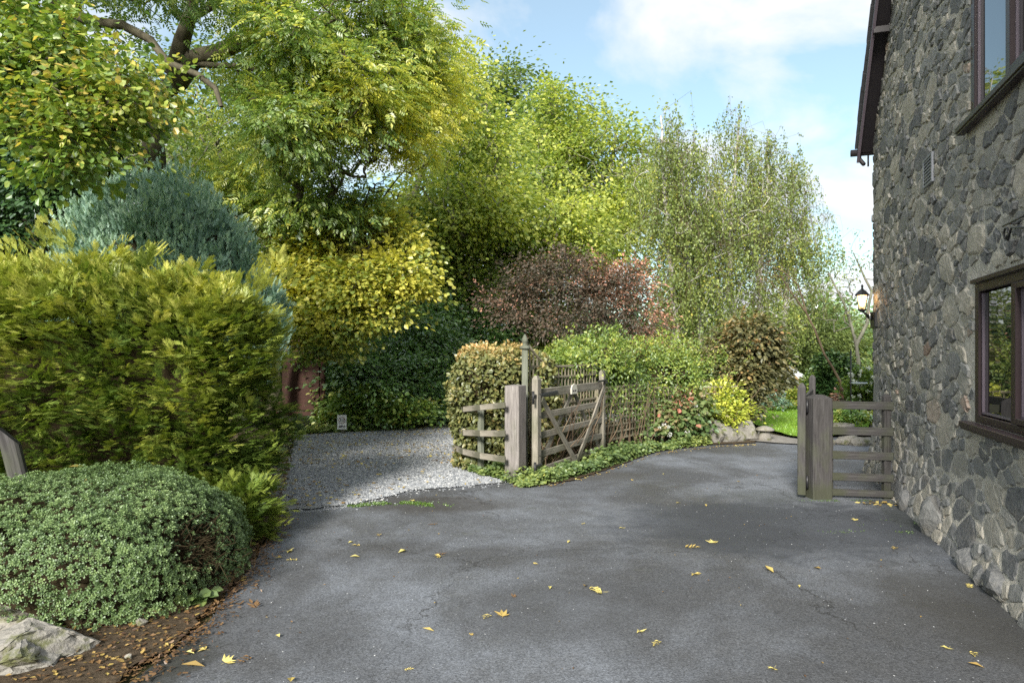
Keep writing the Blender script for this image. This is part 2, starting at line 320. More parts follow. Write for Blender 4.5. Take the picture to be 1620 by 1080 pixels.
# templates: (verts, [faces arrays])
def T_rhomb(w=.28):
    return np.array([(0, 0, 0), (.45, w, .05), (1, 0, -.04), (.45, -w, .05)], float), np.array([(0, 1, 2, 3)])
def T_oval(w=.36, fold=.07):
    return (np.array([(0, 0, 0), (.28, w, fold), (.72, w*.8, fold), (1, 0, -.06), (.72, -w*.8, fold), (.28, -w, fold), ], float),
            np.array([(0, 1, 2, 3), (0, 3, 4, 5)]))
def T_pinnate(n=4, w=.085, l=.36):
    V, Fc = [], []
    for i in range(n):
        x = .22+.66*i/n
        for s in (-1, 1):
            a = math.radians(58)*s; k = len(V); L = l*(1-.15*i/n)
            dx, dy = math.cos(a), math.sin(a); z0 = -.10*x*x
            V += [(x, 0, z0), (x+dx*L*.5-dy*w, dy*L*.5+dx*w, z0+.02), (x+dx*L, dy*L, z0-.07), (x+dx*L*.5+dy*w, dy*L*.5-dx*w, z0+.02)]
            Fc.append((k, k+1, k+2, k+3))
    k = len(V); V += [(.85, 0, -.08), (1.05, w, -.1), (1.25, 0, -.2), (1.05, -w, -.1)]; Fc.append((k, k+1, k+2, k+3))
    return np.array(V, float), np.array(Fc)
def T_frond(n=9, spread=.42, w=.022, up=.0, seed=1, thin=1.0):
    r = random.Random(seed); V = [(0, -w, 0), (0, w, 0), (1, 0, .03)]; Fc = [(0, 1, 2)]
    for i in range(n):
        x = .10+.82*i/n
        for s in (-1, 1):
            L = spread*(1.02-x)*r.uniform(.75, 1.2)+.07; a = s*r.uniform(.45, .8); k = len(V); z = r.uniform(-.08, .10)*L*2
            dx, dy = math.cos(a)*L, math.sin(a)*L; px, py = -dy/L*w*1.15*thin, dx/L*w*1.15*thin
            V += [(x-px, -py, 0), (x+px, py, 0), (x+dx, dy, z+up*L)]; Fc.append((k, k+1, k+2))
            if i < n-2:
                k = len(V); hx, hy = x+dx*.5, dy*.5; L2 = L*.55; a2 = a-s*.7
                V += [(hx-w*.5, hy-w*.5, z*.5), (hx+w*.5, hy+w*.5, z*.5), (hx+math.cos(a2)*L2, hy+math.sin(a2)*L2, z+.03)]; Fc.append((k, k+1, k+2))
    return np.array(V, float), np.array(Fc)
def T_rosette():
    V, Fc = [], []
    for ring, (n, tilt, L, w) in enumerate(((4, .35, 1.0, .26), (3, 1.0, .8, .24))):
        for i in range(n):
            a = 2*math.pi*(i+.5*ring)/n; ca, sa = math.cos(a), math.sin(a); ct, st = math.cos(tilt), math.sin(tilt); k = len(V)
            def P(l, s): return (ca*ct*l-sa*s, sa*ct*l+ca*s, st*l+.05*ring)
            V += [P(.05, 0), P(L*.6, w), P(L, 0), P(L*.6, -w)]; Fc.append((k, k+1, k+2, k+3))
    return np.array(V, float), np.array(Fc)

def scatter(name, T, pos, xd, up, sc, tint, mat, parent=None, jit=.08, kind=None, seed=0):
    r = np.random.default_rng(seed+11); Vt, Ft = T; N = len(pos)
    x = nrm(xd); z = up-(up*x).sum(1, keepdims=True)*x; z = nrm(z+1e-5*r.normal(size=(N, 3))); y = np.cross(z, x)
    sc = np.broadcast_to(sc, (N,))[:, None, None]
    V = (Vt[None, :, 0:1]*x[:, None, :]+Vt[None, :, 1:2]*y[:, None, :]+Vt[None, :, 2:3]*z[:, None, :])*sc+pos[:, None, :]
    Fa = (Ft[None]+(np.arange(N)*len(Vt))[:, None, None]).reshape(-1, Ft.shape[1])
    tt = np.repeat(tint, len(Ft))+r.normal(0, jit, N*len(Ft))
    me = mesh_np(name, V.reshape(-1, 3), Fa, tt)
    o = link(name, me, mat, parent)
    if kind: o['kind'] = kind
    return o

def blob(px, py, rpx, rpy, Y, dep=None, w=1.0, **k):
    c = W(px, py, Y); rx = rpx/F*Y; rz = rpy/F*Y
    return (np.array(c), np.array((rx, dep if dep else (rx+rz)*.5, rz)), w, k)

def tubes(edges, sides=6):
    """edges: list of (p0, p1, r0, r1) arrays; open frustums"""
    p0 = np.array([e[0] for e in edges], float); p1 = np.array([e[1] for e in edges], float)
    r0 = np.array([e[2] for e in edges]); r1 = np.array([e[3] for e in edges])
    d = nrm(p1-p0); ref = np.where(np.abs(d[:, 2:3]) > .9, np.array([[1., 0, 0]]), np.array([[0, 0, 1.]]))
    u = nrm(np.cross(d, ref)); v = np.cross(d, u); a = np.arange(sides)*2*math.pi/sides
    ring = np.cos(a)[None, :, None]*u[:, None, :]+np.sin(a)[None, :, None]*v[:, None, :]
    p1e = p1+d*(r1*.35)[:, None]
    A = p0[:, None, :]+ring*r0[:, None, None]; B = p1e[:, None, :]+ring*r1[:, None, None]
    V = np.concatenate([A, B], 1).reshape(-1, 3); k = np.arange(sides); kn = (k+1) % sides
    f = np.stack([k, kn, kn+sides, k+sides], 1)
    Fa = (f[None]+(np.arange(len(edges))*2*sides)[:, None, None]).reshape(-1, 4)
    return V, Fa

def grow(paths, targets, rtip, rng_, seglen=.5, power=.42, wob=.12, rmax=None):
    """paths: list of polylines with radii [(pts, r0, r1)]; returns tube edges reaching every target"""
    P, par, fixed = [], [], []
    for pts, ra, rb in paths:
        pts = [np.array(p, float) for p in pts]; prev = None; L = len(pts)
        dense = []
        for i in range(L-1):
            n = max(1, int(np.linalg.norm(pts[i+1]-pts[i])/.35))
            for j in range(n): dense.append(pts[i]+(pts[i+1]-pts[i])*j/n)
        dense.append(pts[-1])
        for i in range(1, len(dense)-1):
            dense[i] = dense[i]+rng_.normal(0, ra*.22, 3)
        if P:
            dd = [np.linalg.norm(dense[0]-q) for q in P]; prev = int(np.argmin(dd))
        for i, q in enumerate(dense):
            P.append(q); par.append(prev if prev is not None else -1); prev = len(P)-1; fixed.append(ra+(rb-ra)*i/max(1, len(dense)-1))
    nfix = len(P); P = list(P); base = P[0]
    order = np.argsort([np.linalg.norm(q-base) for q in targets]); cnt = {}
    for ti in order:
        q = targets[ti]; A = np.array(P); d = np.linalg.norm(A-q, axis=1)
        pen = np.maximum(0, A[:, 2]-q[2])*.5
        pr = np.linalg.norm(A-base, axis=1); pen = pen+np.where(pr < .25*np.linalg.norm(q-base), 1.5, 0)
        k = int(np.argmin(d+pen)); s = A[k]; L = d[k]
        if L < .05: continue
        n = max(2, int(L/seglen)); side = rng_.normal(0, L*wob, 3); side[2] += L*.10
        prev = k
        for j in range(1, n+1):
            f = j/n; m = s+(q-s)*f+side*math.sin(math.pi*f)*.9+rng_.normal(0, .03, 3)*min(1, L)*(f < 1)
            P.append(m); par.append(prev); fixed.append(0); prev = len(P)-1
    w = np.zeros(len(P)); kids = np.zeros(len(P), int)
    for i in range(len(P)):
        if par[i] >= 0: kids[par[i]] += 1
    for i in range(len(P)-1, -1, -1):
        if kids[i] == 0: w[i] += 1
        if par[i] >= 0: w[par[i]] += w[i]
    rad = np.array([fixed[i] if i < nfix else rtip*w[i]**power for i in range(len(P))])
    if rmax: rad[nfix:] = np.minimum(rad[nfix:], rmax)
    E, EB = [], []
    for i in range(len(P)):
        if par[i] >= 0: (EB if i < nfix else E).append((P[par[i]], P[i], max(rad[i], min(rad[par[i]], rad[i]*1.25)), rad[i]))
    return EB, E

def crown_points(blobs, n, m, cr, seed, flat=.45, shell=.30, lump=0):
    r = np.random.default_rng(seed)
    wts = np.array([b[2]*(b[1][0]*b[1][1]*b[1][2])**(2/3) for b in blobs]); wts /= wts.sum()
    cs, outs, bid = [], [], []
    for i in range(len(blobs)):
        k = int(round(n*wts[i]));
        if k < 1: continue
        d = nrm(r.normal(size=(k, 3))); rad = r.uniform(0, 1, k)**shell
        rad *= 1+.12*vn(d*2.2, 2.0, seed+i)
        c = blobs[i][0]+d*rad[:, None]*blobs[i][1]
        cs.append(c); outs.append(d); bid += [i]*k
    cs = np.concatenate(cs); outs = np.concatenate(outs); bid = np.array(bid)
    keep = cs[:, 2] > .25; cs, outs, bid = cs[keep], outs[keep], bid[keep]
    K = len(cs)
    size = cr*r.uniform(.6, 1.35, K)
    off = r.normal(size=(K, m, 3))*np.array([1, 1, flat]); off *= size[:, None, None]*.62
    # sprays hang and reach outward
    o = outs.copy(); o[:, 2] *= .4; o = nrm(o)
    al = (off*o[:, None, :]).sum(2); off = off+o[:, None, :]*al[:, :, None]*.5
    off[:, :, 2] -= .22*np.abs(al)
    pos = (cs[:, None, :]+off).reshape(-1, 3)
    dirs = nrm(off+o[:, None, :]*size[:, None, None]*.9+r.normal(0, .35, off.shape)*size[:, None, None]).reshape(-1, 3)
    return cs, pos, dirs, np.repeat(bid, m), np.repeat(np.arange(K), m), np.repeat(outs, m, 0)

def tree(name, label, cat, base, paths, blobs, n, m, cr, T, size, mat, seed, group=None, tint=(.45, .16, .1), rtip=.012,
         tfun=None, barkmat='bark', flat=.45, shell=.30, droop=.35, loc=None, every=1, gap=None, crown='crown', rmax=None, upn=.8, wob=.12, trunk='trunk', weep=None, shoots=0):
    r = np.random.default_rng(seed+500)
    root = empty(name, base, label, cat, group)
    cs, pos, dirs, bid, cid, outs = crown_points(blobs, n, m, cr, seed, flat, shell)
    TW = []
    if weep:
        K = len(cs); ns = weep[0]; nl = m//ns; L = r.uniform(weep[1], weep[2], (K, ns)); st = cs[:, None]+r.normal(0, cr*.45, (K, ns, 3))
        dr = np.zeros((K, ns, 3)); dr[..., 2] = -1; dr[..., :2] = outs.reshape(K, m, 3)[:, :ns, :2]*.22+r.normal(0, .10, (K, ns, 2)); f = r.uniform(0, 1, (K, ns, nl))
        cv = np.zeros((K, ns, nl, 3)); cv[..., :2] = dr[:, :, None, :2]*(1-f[..., None])*.6
        p4 = st[:, :, None]+(dr[:, :, None]+cv)*(f*L[..., None])[..., None]+r.normal(0, .035, (K, ns, nl, 3)); pos = p4.reshape(-1, 3)
        dirs = r.normal(0, .7, pos.shape)-np.array([0, 0, .8]); cid = np.repeat(np.arange(K), ns*nl); bid = bid.reshape(K, m)[:, 0][cid]; outs = outs.reshape(K, m, 3)[:, 0][cid]
        for i in range(K):
            for j in range(0, ns, 2): q = st[i, j]; e = q+dr[i, j]*L[i, j]*1.02; mm = q+(e-q)*.4+np.array([*(dr[i, j, :2]*.15), 0]); TW += [(cs[i], q, .0035, .003), (q, mm, .003, .0022), (mm, e, .0022, .0012)]
    if shoots:
        k = r.integers(0, len(pos), shoots); d0 = nrm(outs[k]+r.normal(0, .35, (shoots, 3))+np.array([0, 0, .45])); Ls = cr*r.uniform(.5, 1.5, shoots); f = np.linspace(.2, 1, 9)
        sp_ = cs[cid[k]][:, None]+d0[:, None]*(f*1.0)[None, :, None]*Ls[:, None, None]+r.normal(0, .02, (shoots, 9, 3))+outs[k][:, None]*cr*.35
        sp_[..., 2] -= (f**2*.25)[None]*Ls[:, None]
        pos = np.concatenate([pos, sp_.reshape(-1, 3)]); dirs = np.concatenate([dirs, (d0[:, None]+r.normal(0, .6, (shoots, 9, 3))).reshape(-1, 3)])
        bid = np.concatenate([bid, np.repeat(bid[k], 9)]); cid = np.concatenate([cid, np.repeat(cid[k], 9)]); outs = np.concatenate([outs, np.repeat(outs[k], 9, 0)])
    if gap:
        kc = vn(cs, gap[0], seed+9) > gap[1]; kp = kc[cid]; pos, dirs, bid, cid, outs = pos[kp], dirs[kp], bid[kp], cid[kp], outs[kp]
    if paths:
        EB, E = grow(paths, cs[::every], rtip, r, rmax=rmax, wob=wob)
        V, Fa = tubes(EB, 10); link(trunk, mesh_np(trunk, V, Fa, smooth=True), M[barkmat], root)
        if TW:
            V, Fa = tubes(TW, 3); tag(link('twigs', mesh_np('twigs', V, Fa), M['twig'], root), kind='stuff')
        if E:
            V, Fa = tubes(E, 5); tag(link('branches', mesh_np('branches', V, Fa, smooth=True), M[barkmat], root), kind='stuff')
    dirs = dirs.copy(); dirs[:, 2] -= droop*r.uniform(.3, 1.2, len(dirs))
    up = np.tile([0, 0, upn], (len(pos), 1))+r.normal(0, .45, pos.shape)+outs*.45
    ct = r.normal(0, tint[1], len(cs)); bt = np.array([b[3].get('t', 0) for b in blobs])
    tt = tint[0]+ct[cid]+bt[bid]+r.normal(0, tint[2], len(pos))+.08*vn(pos, 1.3, seed)
    if tfun is not None: tt = tfun(pos, tt, r)
    keep = pos[:, 2] > .03
    sc = size*r.uniform(.7, 1.25, len(pos))
    scatter(crown, T, pos[keep], dirs[keep], up[keep], sc[keep], tt[keep], M[mat], root, seed=seed)
    return root

def box_surface(c, rad, p, n, seed, bumps=.06, bf=2.5, depth=.2, faces=(1, 1, 1, 1, 1, 0)):
    """points on a rounded box (faces: -x +x -y +y +z -z), with outward normals"""
    r = np.random.default_rng(seed); c = np.array(c, float); rad = np.array(rad, float)
    ar = np.array([rad[1]*rad[2]]*2+[rad[0]*rad[2]]*2+[rad[0]*rad[1]]*2)*np.array(faces, float); ar /= ar.sum()
    f = r.choice(6, n, p=ar); q = r.uniform(-1, 1, (n, 3)); ax = f//2
    sg = np.where(f % 2 == 0, -1., 1.); sg = np.where(f == 4, 1., sg); sg = np.where(f == 5, -1., sg)
    q[np.arange(n), ax] = sg
    q = q/(np.abs(q)**p).sum(1, keepdims=True)**(1/p)
    nr = nrm(np.sign(q)*np.abs(q)**(p-1)/rad)
    dp = r.uniform(0, 1, n)**1.6*depth
    pt = c+q*rad; pt = pt+nr*(bumps*vn(pt, bf, seed)-dp)[:, None]
    return pt, nr, dp

def core(name, c, rad, p, bumps, bf, seed, shrink, mat, parent, res=14):
    """opaque hull added inside a shrub to stop light leaks, coloured like dead twigs"""
    bm = bmesh.new(); bmesh.ops.create_cube(bm, size=2); bmesh.ops.subdivide_edges(bm, edges=bm.edges[:], cuts=res, use_grid_fill=True)
    q = np.array([v.co[:] for v in bm.verts]); q = q/(np.abs(q)**p).sum(1, keepdims=True)**(1/p)
    nr = nrm(np.sign(q)*np.abs(q)**(p-1)/np.array(rad)); pt = np.array(c)+q*np.array(rad)
    pt = pt+nr*(bumps*vn(pt, bf, seed)-shrink+.05*vn(pt, 14, seed+3))[:, None]; pt[:, 2] = np.maximum(pt[:, 2], -.05)
    for v, a in zip(bm.verts, pt): v.co = a
    return link(name, bm_mesh(name, bm, True), mat, parent)

# boards and posts -------------------------------------------------
def board(name, p0, p1, w, t, mat, parent=None, upv=(0, 0, 1), bev=.006, wob=.003, ends=None):
    """a plank from p0 to p1: w across (towards upv), t thick"""
    p0, p1 = Vector(p0), Vector(p1); x = (p1-p0); L = x.length; x.normalize()
    u = Vector(upv); u = (u-x*u.dot(x)).normalized(); y = u.cross(x)
    bm = bmesh.new(); bmesh.ops.create_cube(bm, size=1)
    for v in bm.verts: v.co = Vector(((v.co.x+.5)*L, v.co.y*t, v.co.z*w))
    if ends:
        for v in bm.verts:
            if v.co.x > L*.5: v.co.x += ends(v.co)
    ed = [e for e in bm.edges if abs((e.verts[0].co-e.verts[1].co).normalized().x) > .9]
    bmesh.ops.subdivide_edges(bm, edges=ed, cuts=max(1, min(5, int(L/.25))))
    if bev: bmesh.ops.bevel(bm, geom=[e for e in bm.edges if len(e.link_faces) == 2 and e.calc_face_angle(0) > .5], offset=bev, segments=1, affect='EDGES')
    for v in bm.verts: v.co += Vector((0, math.sin(v.co.x*3+L*9)*wob, math.sin(v.co.x*2.3+L*31)*wob*1.3))
    mw = Matrix((x, y, u)).transposed().to_4x4(); mw.translation = p0
    return link(name, bm_mesh(name, bm), mat, parent, mw)
def post(name, base, w, d, h, ang, mat, parent=None, cap=.0, lean=(0, 0), bev=.008):
    """upright square timber; ang turns it about z; local x runs up so the grain runs up"""
    bm = bmesh.new(); bmesh.ops.create_cube(bm, size=1)
    for v in bm.verts: v.co = Vector(((v.co.x+.5)*h, v.co.y*w, v.co.z*d))
    if cap:
        top = [f for f in bm.faces if f.calc_center_median().x > h-.001][0]
        r_ = bmesh.ops.inset_region(bm, faces=[top], thickness=min(w, d)*.49)
        for v in top.verts: v.co.x += cap
    bmesh.ops.bevel(bm, geom=[e for e in bm.edges if abs((e.verts[0].co-e.verts[1].co).normalized().x) > .9], offset=bev, segments=1, affect='EDGES')
    Z = Vector((lean[0], lean[1], 1)).normalized(); Yv = Vector((math.cos(ang), math.sin(ang), 0)); Yv = (Yv-Z*Yv.dot(Z)).normalized(); X2 = Z.cross(Yv)
    mw = Matrix((Z, Yv, X2)).transposed().to_4x4(); mw.translation = Vector(base)
    return link(name, bm_mesh(name, bm), mat, parent, mw)
def tube_path(name, pts, r, mat, parent=None, sides=8):
    pts = [Vector(p) for p in pts]; rr = r if isinstance(r, (list, tuple)) else [r]*len(pts)
    V, Fc = [], []; u = None
    for i, p in enumerate(pts):
        d = (pts[min(i+1, len(pts)-1)]-pts[max(i-1, 0)]).normalized()
        if u is None: u = d.orthogonal().normalized()
        u = (u-d*u.dot(d)).normalized(); v = d.cross(u)
        for k in range(sides):
            a = 2*math.pi*k/sides; V.append(p+(u*math.cos(a)+v*math.sin(a))*rr[i])
    for i in range(len(pts)-1):
        for k in range(sides):
            Fc.append((i*sides+k, i*sides+(k+1) % sides, (i+1)*sides+(k+1) % sides, (i+1)*sides+k))
    Fc.append(tuple(range(sides))[::-1]); Fc.append(tuple(range((len(pts)-1)*sides, len(pts)*sides)))
    return link(name, mesh_py(name, V, Fc, True), mat, parent)
def lathe(name, prof, c, mat, parent=None, n=20, wob=0, seed=0, tint=None):
    V, Fc = [], []; rr = random.Random(seed)
    for r_, z in prof:
        for k in range(n):
            a = 2*math.pi*k/n; q = r_*(1+rr.uniform(-wob, wob)); V.append((c[0]+q*math.cos(a), c[1]+q*math.sin(a), c[2]+z))
    for i in range(len(prof)-1):
        for k in range(n): Fc.append((i*n+k, i*n+(k+1) % n, (i+1)*n+(k+1) % n, (i+1)*n+k))
    Fc.append(tuple(range(n))[::-1]); Fc.append(tuple(range((len(prof)-1)*n, len(prof)*n)))
    return link(name, mesh_py(name, V, Fc, n > 6, tint), mat, parent)
def sheet(name, pts, z, mat, edge=0.0, seed=1, step=.12):
    """flat ground sheet with an uneven outline"""
    rr = random.Random(seed); out = []
    n = len(pts)
    for i in range(n):
        a, b = Vector((pts[i][0], pts[i][1])), Vector((pts[(i+1) % n][0], pts[(i+1) % n][1])); L = (b-a).length
        k = max(1, int(L/step)) if edge and L < 14 else 1
        for j in range(k):
            q = a+(b-a)*j/k
            if edge: q += Vector((rr.uniform(-edge, edge), rr.uniform(-edge, edge)))
            out.append((q.x, q.y, z))
    me = bpy.data.meshes.new(name); me.from_pydata(out, [], [tuple(range(len(out)))])
    bm = bmesh.new(); bm.from_mesh(me)
    bmesh.ops.triangulate(bm, faces=bm.faces[:]); bmesh.ops.recalc_face_normals(bm, faces=bm.faces[:])
    if bm.faces[0].normal.z < 0: bmesh.ops.reverse_faces(bm, faces=bm.faces[:])
    bm.to_mesh(me); bm.free(); me.update()
    return tag(link(name, me, mat), kind='structure')
def rock(name, c, r, seed, mat, parent=None, sub=3, flatz=1.0, tint=.5, rough=.22, cuts=7, rot=0):
    rr = np.random.default_rng(seed); bm = bmesh.new(); bmesh.ops.create_icosphere(bm, subdivisions=sub, radius=1)
    P = np.array([v.co[:] for v in bm.verts])
    for _ in range(cuts):
        d = nrm(rr.normal(size=3)); h = rr.uniform(.5, .85); s = P@d; P = P-np.maximum(s-h, 0)[:, None]*d*.95
    P = P*(1+rough*.3*vn(P, 5, seed))[:, None]+.02*rr.normal(size=P.shape)
    P = P*np.array(r); ca, sa = math.cos(rot), math.sin(rot); P = np.stack([P[:, 0]*ca-P[:, 1]*sa, P[:, 0]*sa+P[:, 1]*ca, P[:, 2]], 1)
    for v, a in zip(bm.verts, P): v.co = a
    me = bm_mesh(name, bm); a = me.attributes.new('tint', 'FLOAT', 'FACE'); a.data.foreach_set('value', [tint]*len(me.polygons))
    return link(name, me, mat, parent, Matrix.Translation(Vector(c)))

# ================================================================== GROUND
g = link('ground', mesh_py('ground', [(-400, -60, -.02), (400, -60, -.02), (400, 700, -.02), (-400, 700, -.02)], [(0, 1, 2, 3)]), M['ground']); g['kind'] = 'structure'
def xy(*pp): return [(v.x, v.y) if isinstance(v, Vector) else v for v in pp]
CX, CY = 4.95, 9.34
def wallx(Y): return CX-.34*(CY-Y)
drive = xy((-1.75, -3), G(205, 1080), G(300, 1010), G(345, 960), G(392, 905), G(420, 860), G(445, 815), G(455, 780), G(800, 750), G(835, 768), G(900, 760), G(960, 740),
           G(1040, 712), G(1120, 702), G(1195, 699), (5.6, 13.2), (9, 13.0), (12, 9.4), (CX+.2, CY), (wallx(0)+.2, 0), (wallx(-3)+.2, -3))
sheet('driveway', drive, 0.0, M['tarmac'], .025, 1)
gravel = xy(G(418, 815), G(452, 807), G(500, 805), G(560, 797), G(610, 787), G(650, 776), G(720, 771), G(800, 763), G(765, 752), G(730, 738), (-.75, 11), (-.2, 13), (3, 16.5), (3, 19), G(735, 671),
            G(640, 679), G(520, 685), G(455, 690), (-4.4, 11), (-3.4, 8.7))
sheet('gravel_yard', gravel, .012, M['gravel'], .035, 2, .08)
bedL = xy((-9, -2), (-1.95, -2), G(185, 1080), G(285, 1012), G(335, 962), G(385, 908), G(412, 862), G(440, 818), (-3.0, 9.2), (-4.6, 14.5), (-12, 15))
sheet('planting_bed', bedL, .018, M['soil'], .03, 3, .08)
bedM = xy(G(812, 764), G(835, 771), G(900, 762), G(962, 743), G(1042, 714), G(1125, 704), G(1195, 701), (5.0, 14.2), (4.6, 16), (1.2, 16), (-.3, 13), (-.75, 11), G(728, 741), G(765, 755))
sheet('hedge_bed', bedM, .016, M['soil'], .02, 4, .08)
lawn = xy(G(1180, 668), G(1215, 682), G(1250, 692), G(1290, 698), (7.4, 14.2), (9.0, 17), (11, 21), (9.5, 25), (6.0, 25), (4.8, 20))
lw = sheet('lawn', lawn, .05, M['lawn'], .02, 5)
pv = sheet('garden_path', xy(G(1185, 698), G(1200, 684), G(1250, 694), G(1292, 701), G(1300, 706), G(1230, 702)), .024, M['paving'], .015, 6)
bedR = xy((6.0, 13.4), (9.5, 13.3), (13, 16), (13, 28), (8.5, 28), (11, 21), (9.0, 17), (7.4, 14.2))
sheet('border_bed', bedR, .02, M['soil'], .03, 7, .15)
# grass blades on the lawn
r = np.random.default_rng(3)
def inpoly(P, poly):
    poly = np.array(poly); x, y = P[:, 0], P[:, 1]; c = np.zeros(len(P), bool); j = len(poly)-1
    for i in range(len(poly)):
        xi, yi = poly[i]; xj, yj = poly[j]
        c ^= ((yi > y) != (yj > y)) & (x < (xj-xi)*(y-yi)/(yj-yi+1e-12)+xi); j = i
    return c
def blades(name, poly, n, z, h, mat, seed, tint=.5, w=.1):
    r = np.random.default_rng(seed); pl = np.array(poly); lo, hi = pl.min(0), pl.max(0)
    P = r.uniform(lo, hi, (n*2, 2)); P = P[inpoly(P, poly)][:n]; k = len(P)
    pos = np.concatenate([P, np.full((k, 1), z)], 1); d = r.normal(0, .5, (k, 3)); d[:, 2] = 1
    T = (np.array([(0, -w, 0), (0, w, 0), (1, 0, .1)], float), np.array([(0, 1, 2)]))
    o = scatter(name, T, pos, d, r.normal(size=(k, 3)), h*r.uniform(.5, 1.4, k), tint+.2*vn(pos, 1.5, seed)+r.normal(0, .1, k), M[mat], kind='stuff')
    return o
o = blades('grass', lawn, 36000, .05, .045, 'grassleaf', 5, .6, .12)
tag(o, 'short bright green grass of the garden lawn', 'grass')
# loose slate chips on the gravel, thicker along its edge
def pebbles(name, P, n_, size, seed, z=.015):
    r = np.random.default_rng(seed); k = len(P)
    T = (np.array([(-.6, -.4, -.05), (.5, -.55, -.05), (.15, .65, -.05), (0, -.02, .42)], float), np.array([(0, 1, 3), (1, 2, 3), (2, 0, 3)]))
    pos = np.concatenate([P, np.full((k, 1), z)], 1); a = r.uniform(0, 6.28, k); d = np.stack([np.cos(a), np.sin(a), r.normal(0, .25, k)], 1)
    up = np.tile([0, 0, 1.], (k, 1))+r.normal(0, .25, (k, 3))
    return scatter(name, T, pos, d, up, size*r.uniform(.5, 1.5, k), r.uniform(.1, 1, k), M['pebble'], kind='stuff', jit=.05)
P = np.stack([r.uniform(-4.3, .6, 90000), 7.2+7.5*r.uniform(0, 1, 90000)**1.7], 1); P = P[inpoly(P, gravel)][:46000]
tag(pebbles('slate_chips', P, 0, .028, 8, .012), 'loose blue grey slate chips covering the yard', 'gravel')
ed = []
gg = gravel[:8]
for i in range(len(gg)-1):
    a, b = np.array(gg[i]), np.array(gg[i+1]); k = int(np.linalg.norm(b-a)*110)
    ed.append(a+(b-a)*r.uniform(0, 1, (k, 1))+r.normal(0, .11, (k, 2)))
tag(pebbles('spilled_chips', np.concatenate(ed), 0, .02, 9, .004), 'slate chips spilled over the edge of the tarmac', 'gravel')
# grit along the left edge of the tarmac
ed = []; gg = drive[1:7]
for i in range(len(gg)-1):
    a, b = np.array(gg[i]), np.array(gg[i+1]); k = int(np.linalg.norm(b-a)*700)
    ed.append(a+(b-a)*r.uniform(0, 1, (k, 1))+np.abs(r.normal(0, .10, (k, 1)))*np.array([[.9, -.25]])+r.normal(0, .05, (k, 2)))
E_ = np.concatenate(ed); k = len(E_)
tag(scatter('bark_debris', (np.array([(0, -.2, 0), (1, -.15, .02), (1, .2, .1), (0, .25, .05)], float), np.array([(0, 1, 2, 3)])), np.concatenate([E_, np.full((k, 1), .006)], 1)+np.array([[-.08, 0, .008]]),
            np.stack([r.normal(size=k), r.normal(size=k), r.normal(0, .2, k)], 1), np.tile([0, 0, 1.], (k, 1))+r.normal(0, .3, (k, 3)), .022*r.uniform(.4, 1.5, k), r.uniform(0, .35, k), M['litter'], kind='stuff'),
    'brown bark crumbs and leaf debris along the bed edge', 'debris')
# seams of the tarmac patches: shallow ridges
def seam(name, pp, w, mat, seed, dens=900, h=.008, tnt=.5):
    r = np.random.default_rng(seed); Q = []
    for a, b in zip(pp[:-1], pp[1:]):
        a, b = np.array(a[:2]), np.array(b[:2]); k = int(np.linalg.norm(b-a)*dens); Q.append(a+(b-a)*r.uniform(0, 1, (k, 1))+r.normal(0, w, (k, 2)))
    return np.concatenate(Q)
Q = seam('s', [G(470, 811), G(560, 800)], .012, None, 1, 260)
Q2 = seam('s', [G(745, 796), G(820, 799), G(900, 805), G(975, 810), G(1100, 826)], .02, None, 2, 60)
tag(pebbles('tarmac_seam_grit', np.concatenate([Q]), 0, .012, 4, .0), 'pale grit lying in the seam across the tarmac', 'grit')
def moss(name, pts_, n, sd, seed, label, size=.02):
    r = np.random.default_rng(seed); Q = []
    for (a, sx, sy) in pts_:
        k = n; q = r.normal(size=(k, 2))*np.array([sx, sy])+np.array(a[:2]); q = q[vn(np.c_[q, np.zeros(k)], 9, seed) > -.1]; Q.append(q)
    Q = np.concatenate(Q); k = len(Q); d = r.normal(0, .8, (k, 3)); d[:, 2] = .5
    return tag(scatter(name, T_rhomb(.4), np.c_[Q, np.full(k, .002)], d, r.normal(size=(k, 3)), size*r.uniform(.5, 1.3, k), r.uniform(.0, .4, k), M['hazel'], kind='stuff'), label, 'moss')
Q = np.stack([r.uniform(-2.2, 4.2, 1500), 3.0+9.5*r.uniform(0, 1, 1500)**1.3], 1); Q = Q[inpoly(Q, drive)]; Q = Q[vn(np.c_[Q, np.zeros(len(Q))], 1.4, 31) > -.35]
tag(pebbles('loose_grit', Q, 0, .0065, 11, .0), 'tiny loose grit scattered over the tarmac', 'grit')
moss('moss', [(G(x, 801-6*math.sin((x-560)/45)), .07, .035) for x in range(565, 705, 18)], 260, 0, 1, 'strip of green moss along the tarmac joint by the gravel', .016)
moss('moss', [(G(1440, 828), .22, .05), (G(1420, 842), .3, .04), (G(1545, 897), .12, .05), (G(1335, 792), .2, .03)], 420, 0, 2, 'thin moss patches on tarmac at the foot of the stone wall', .010)

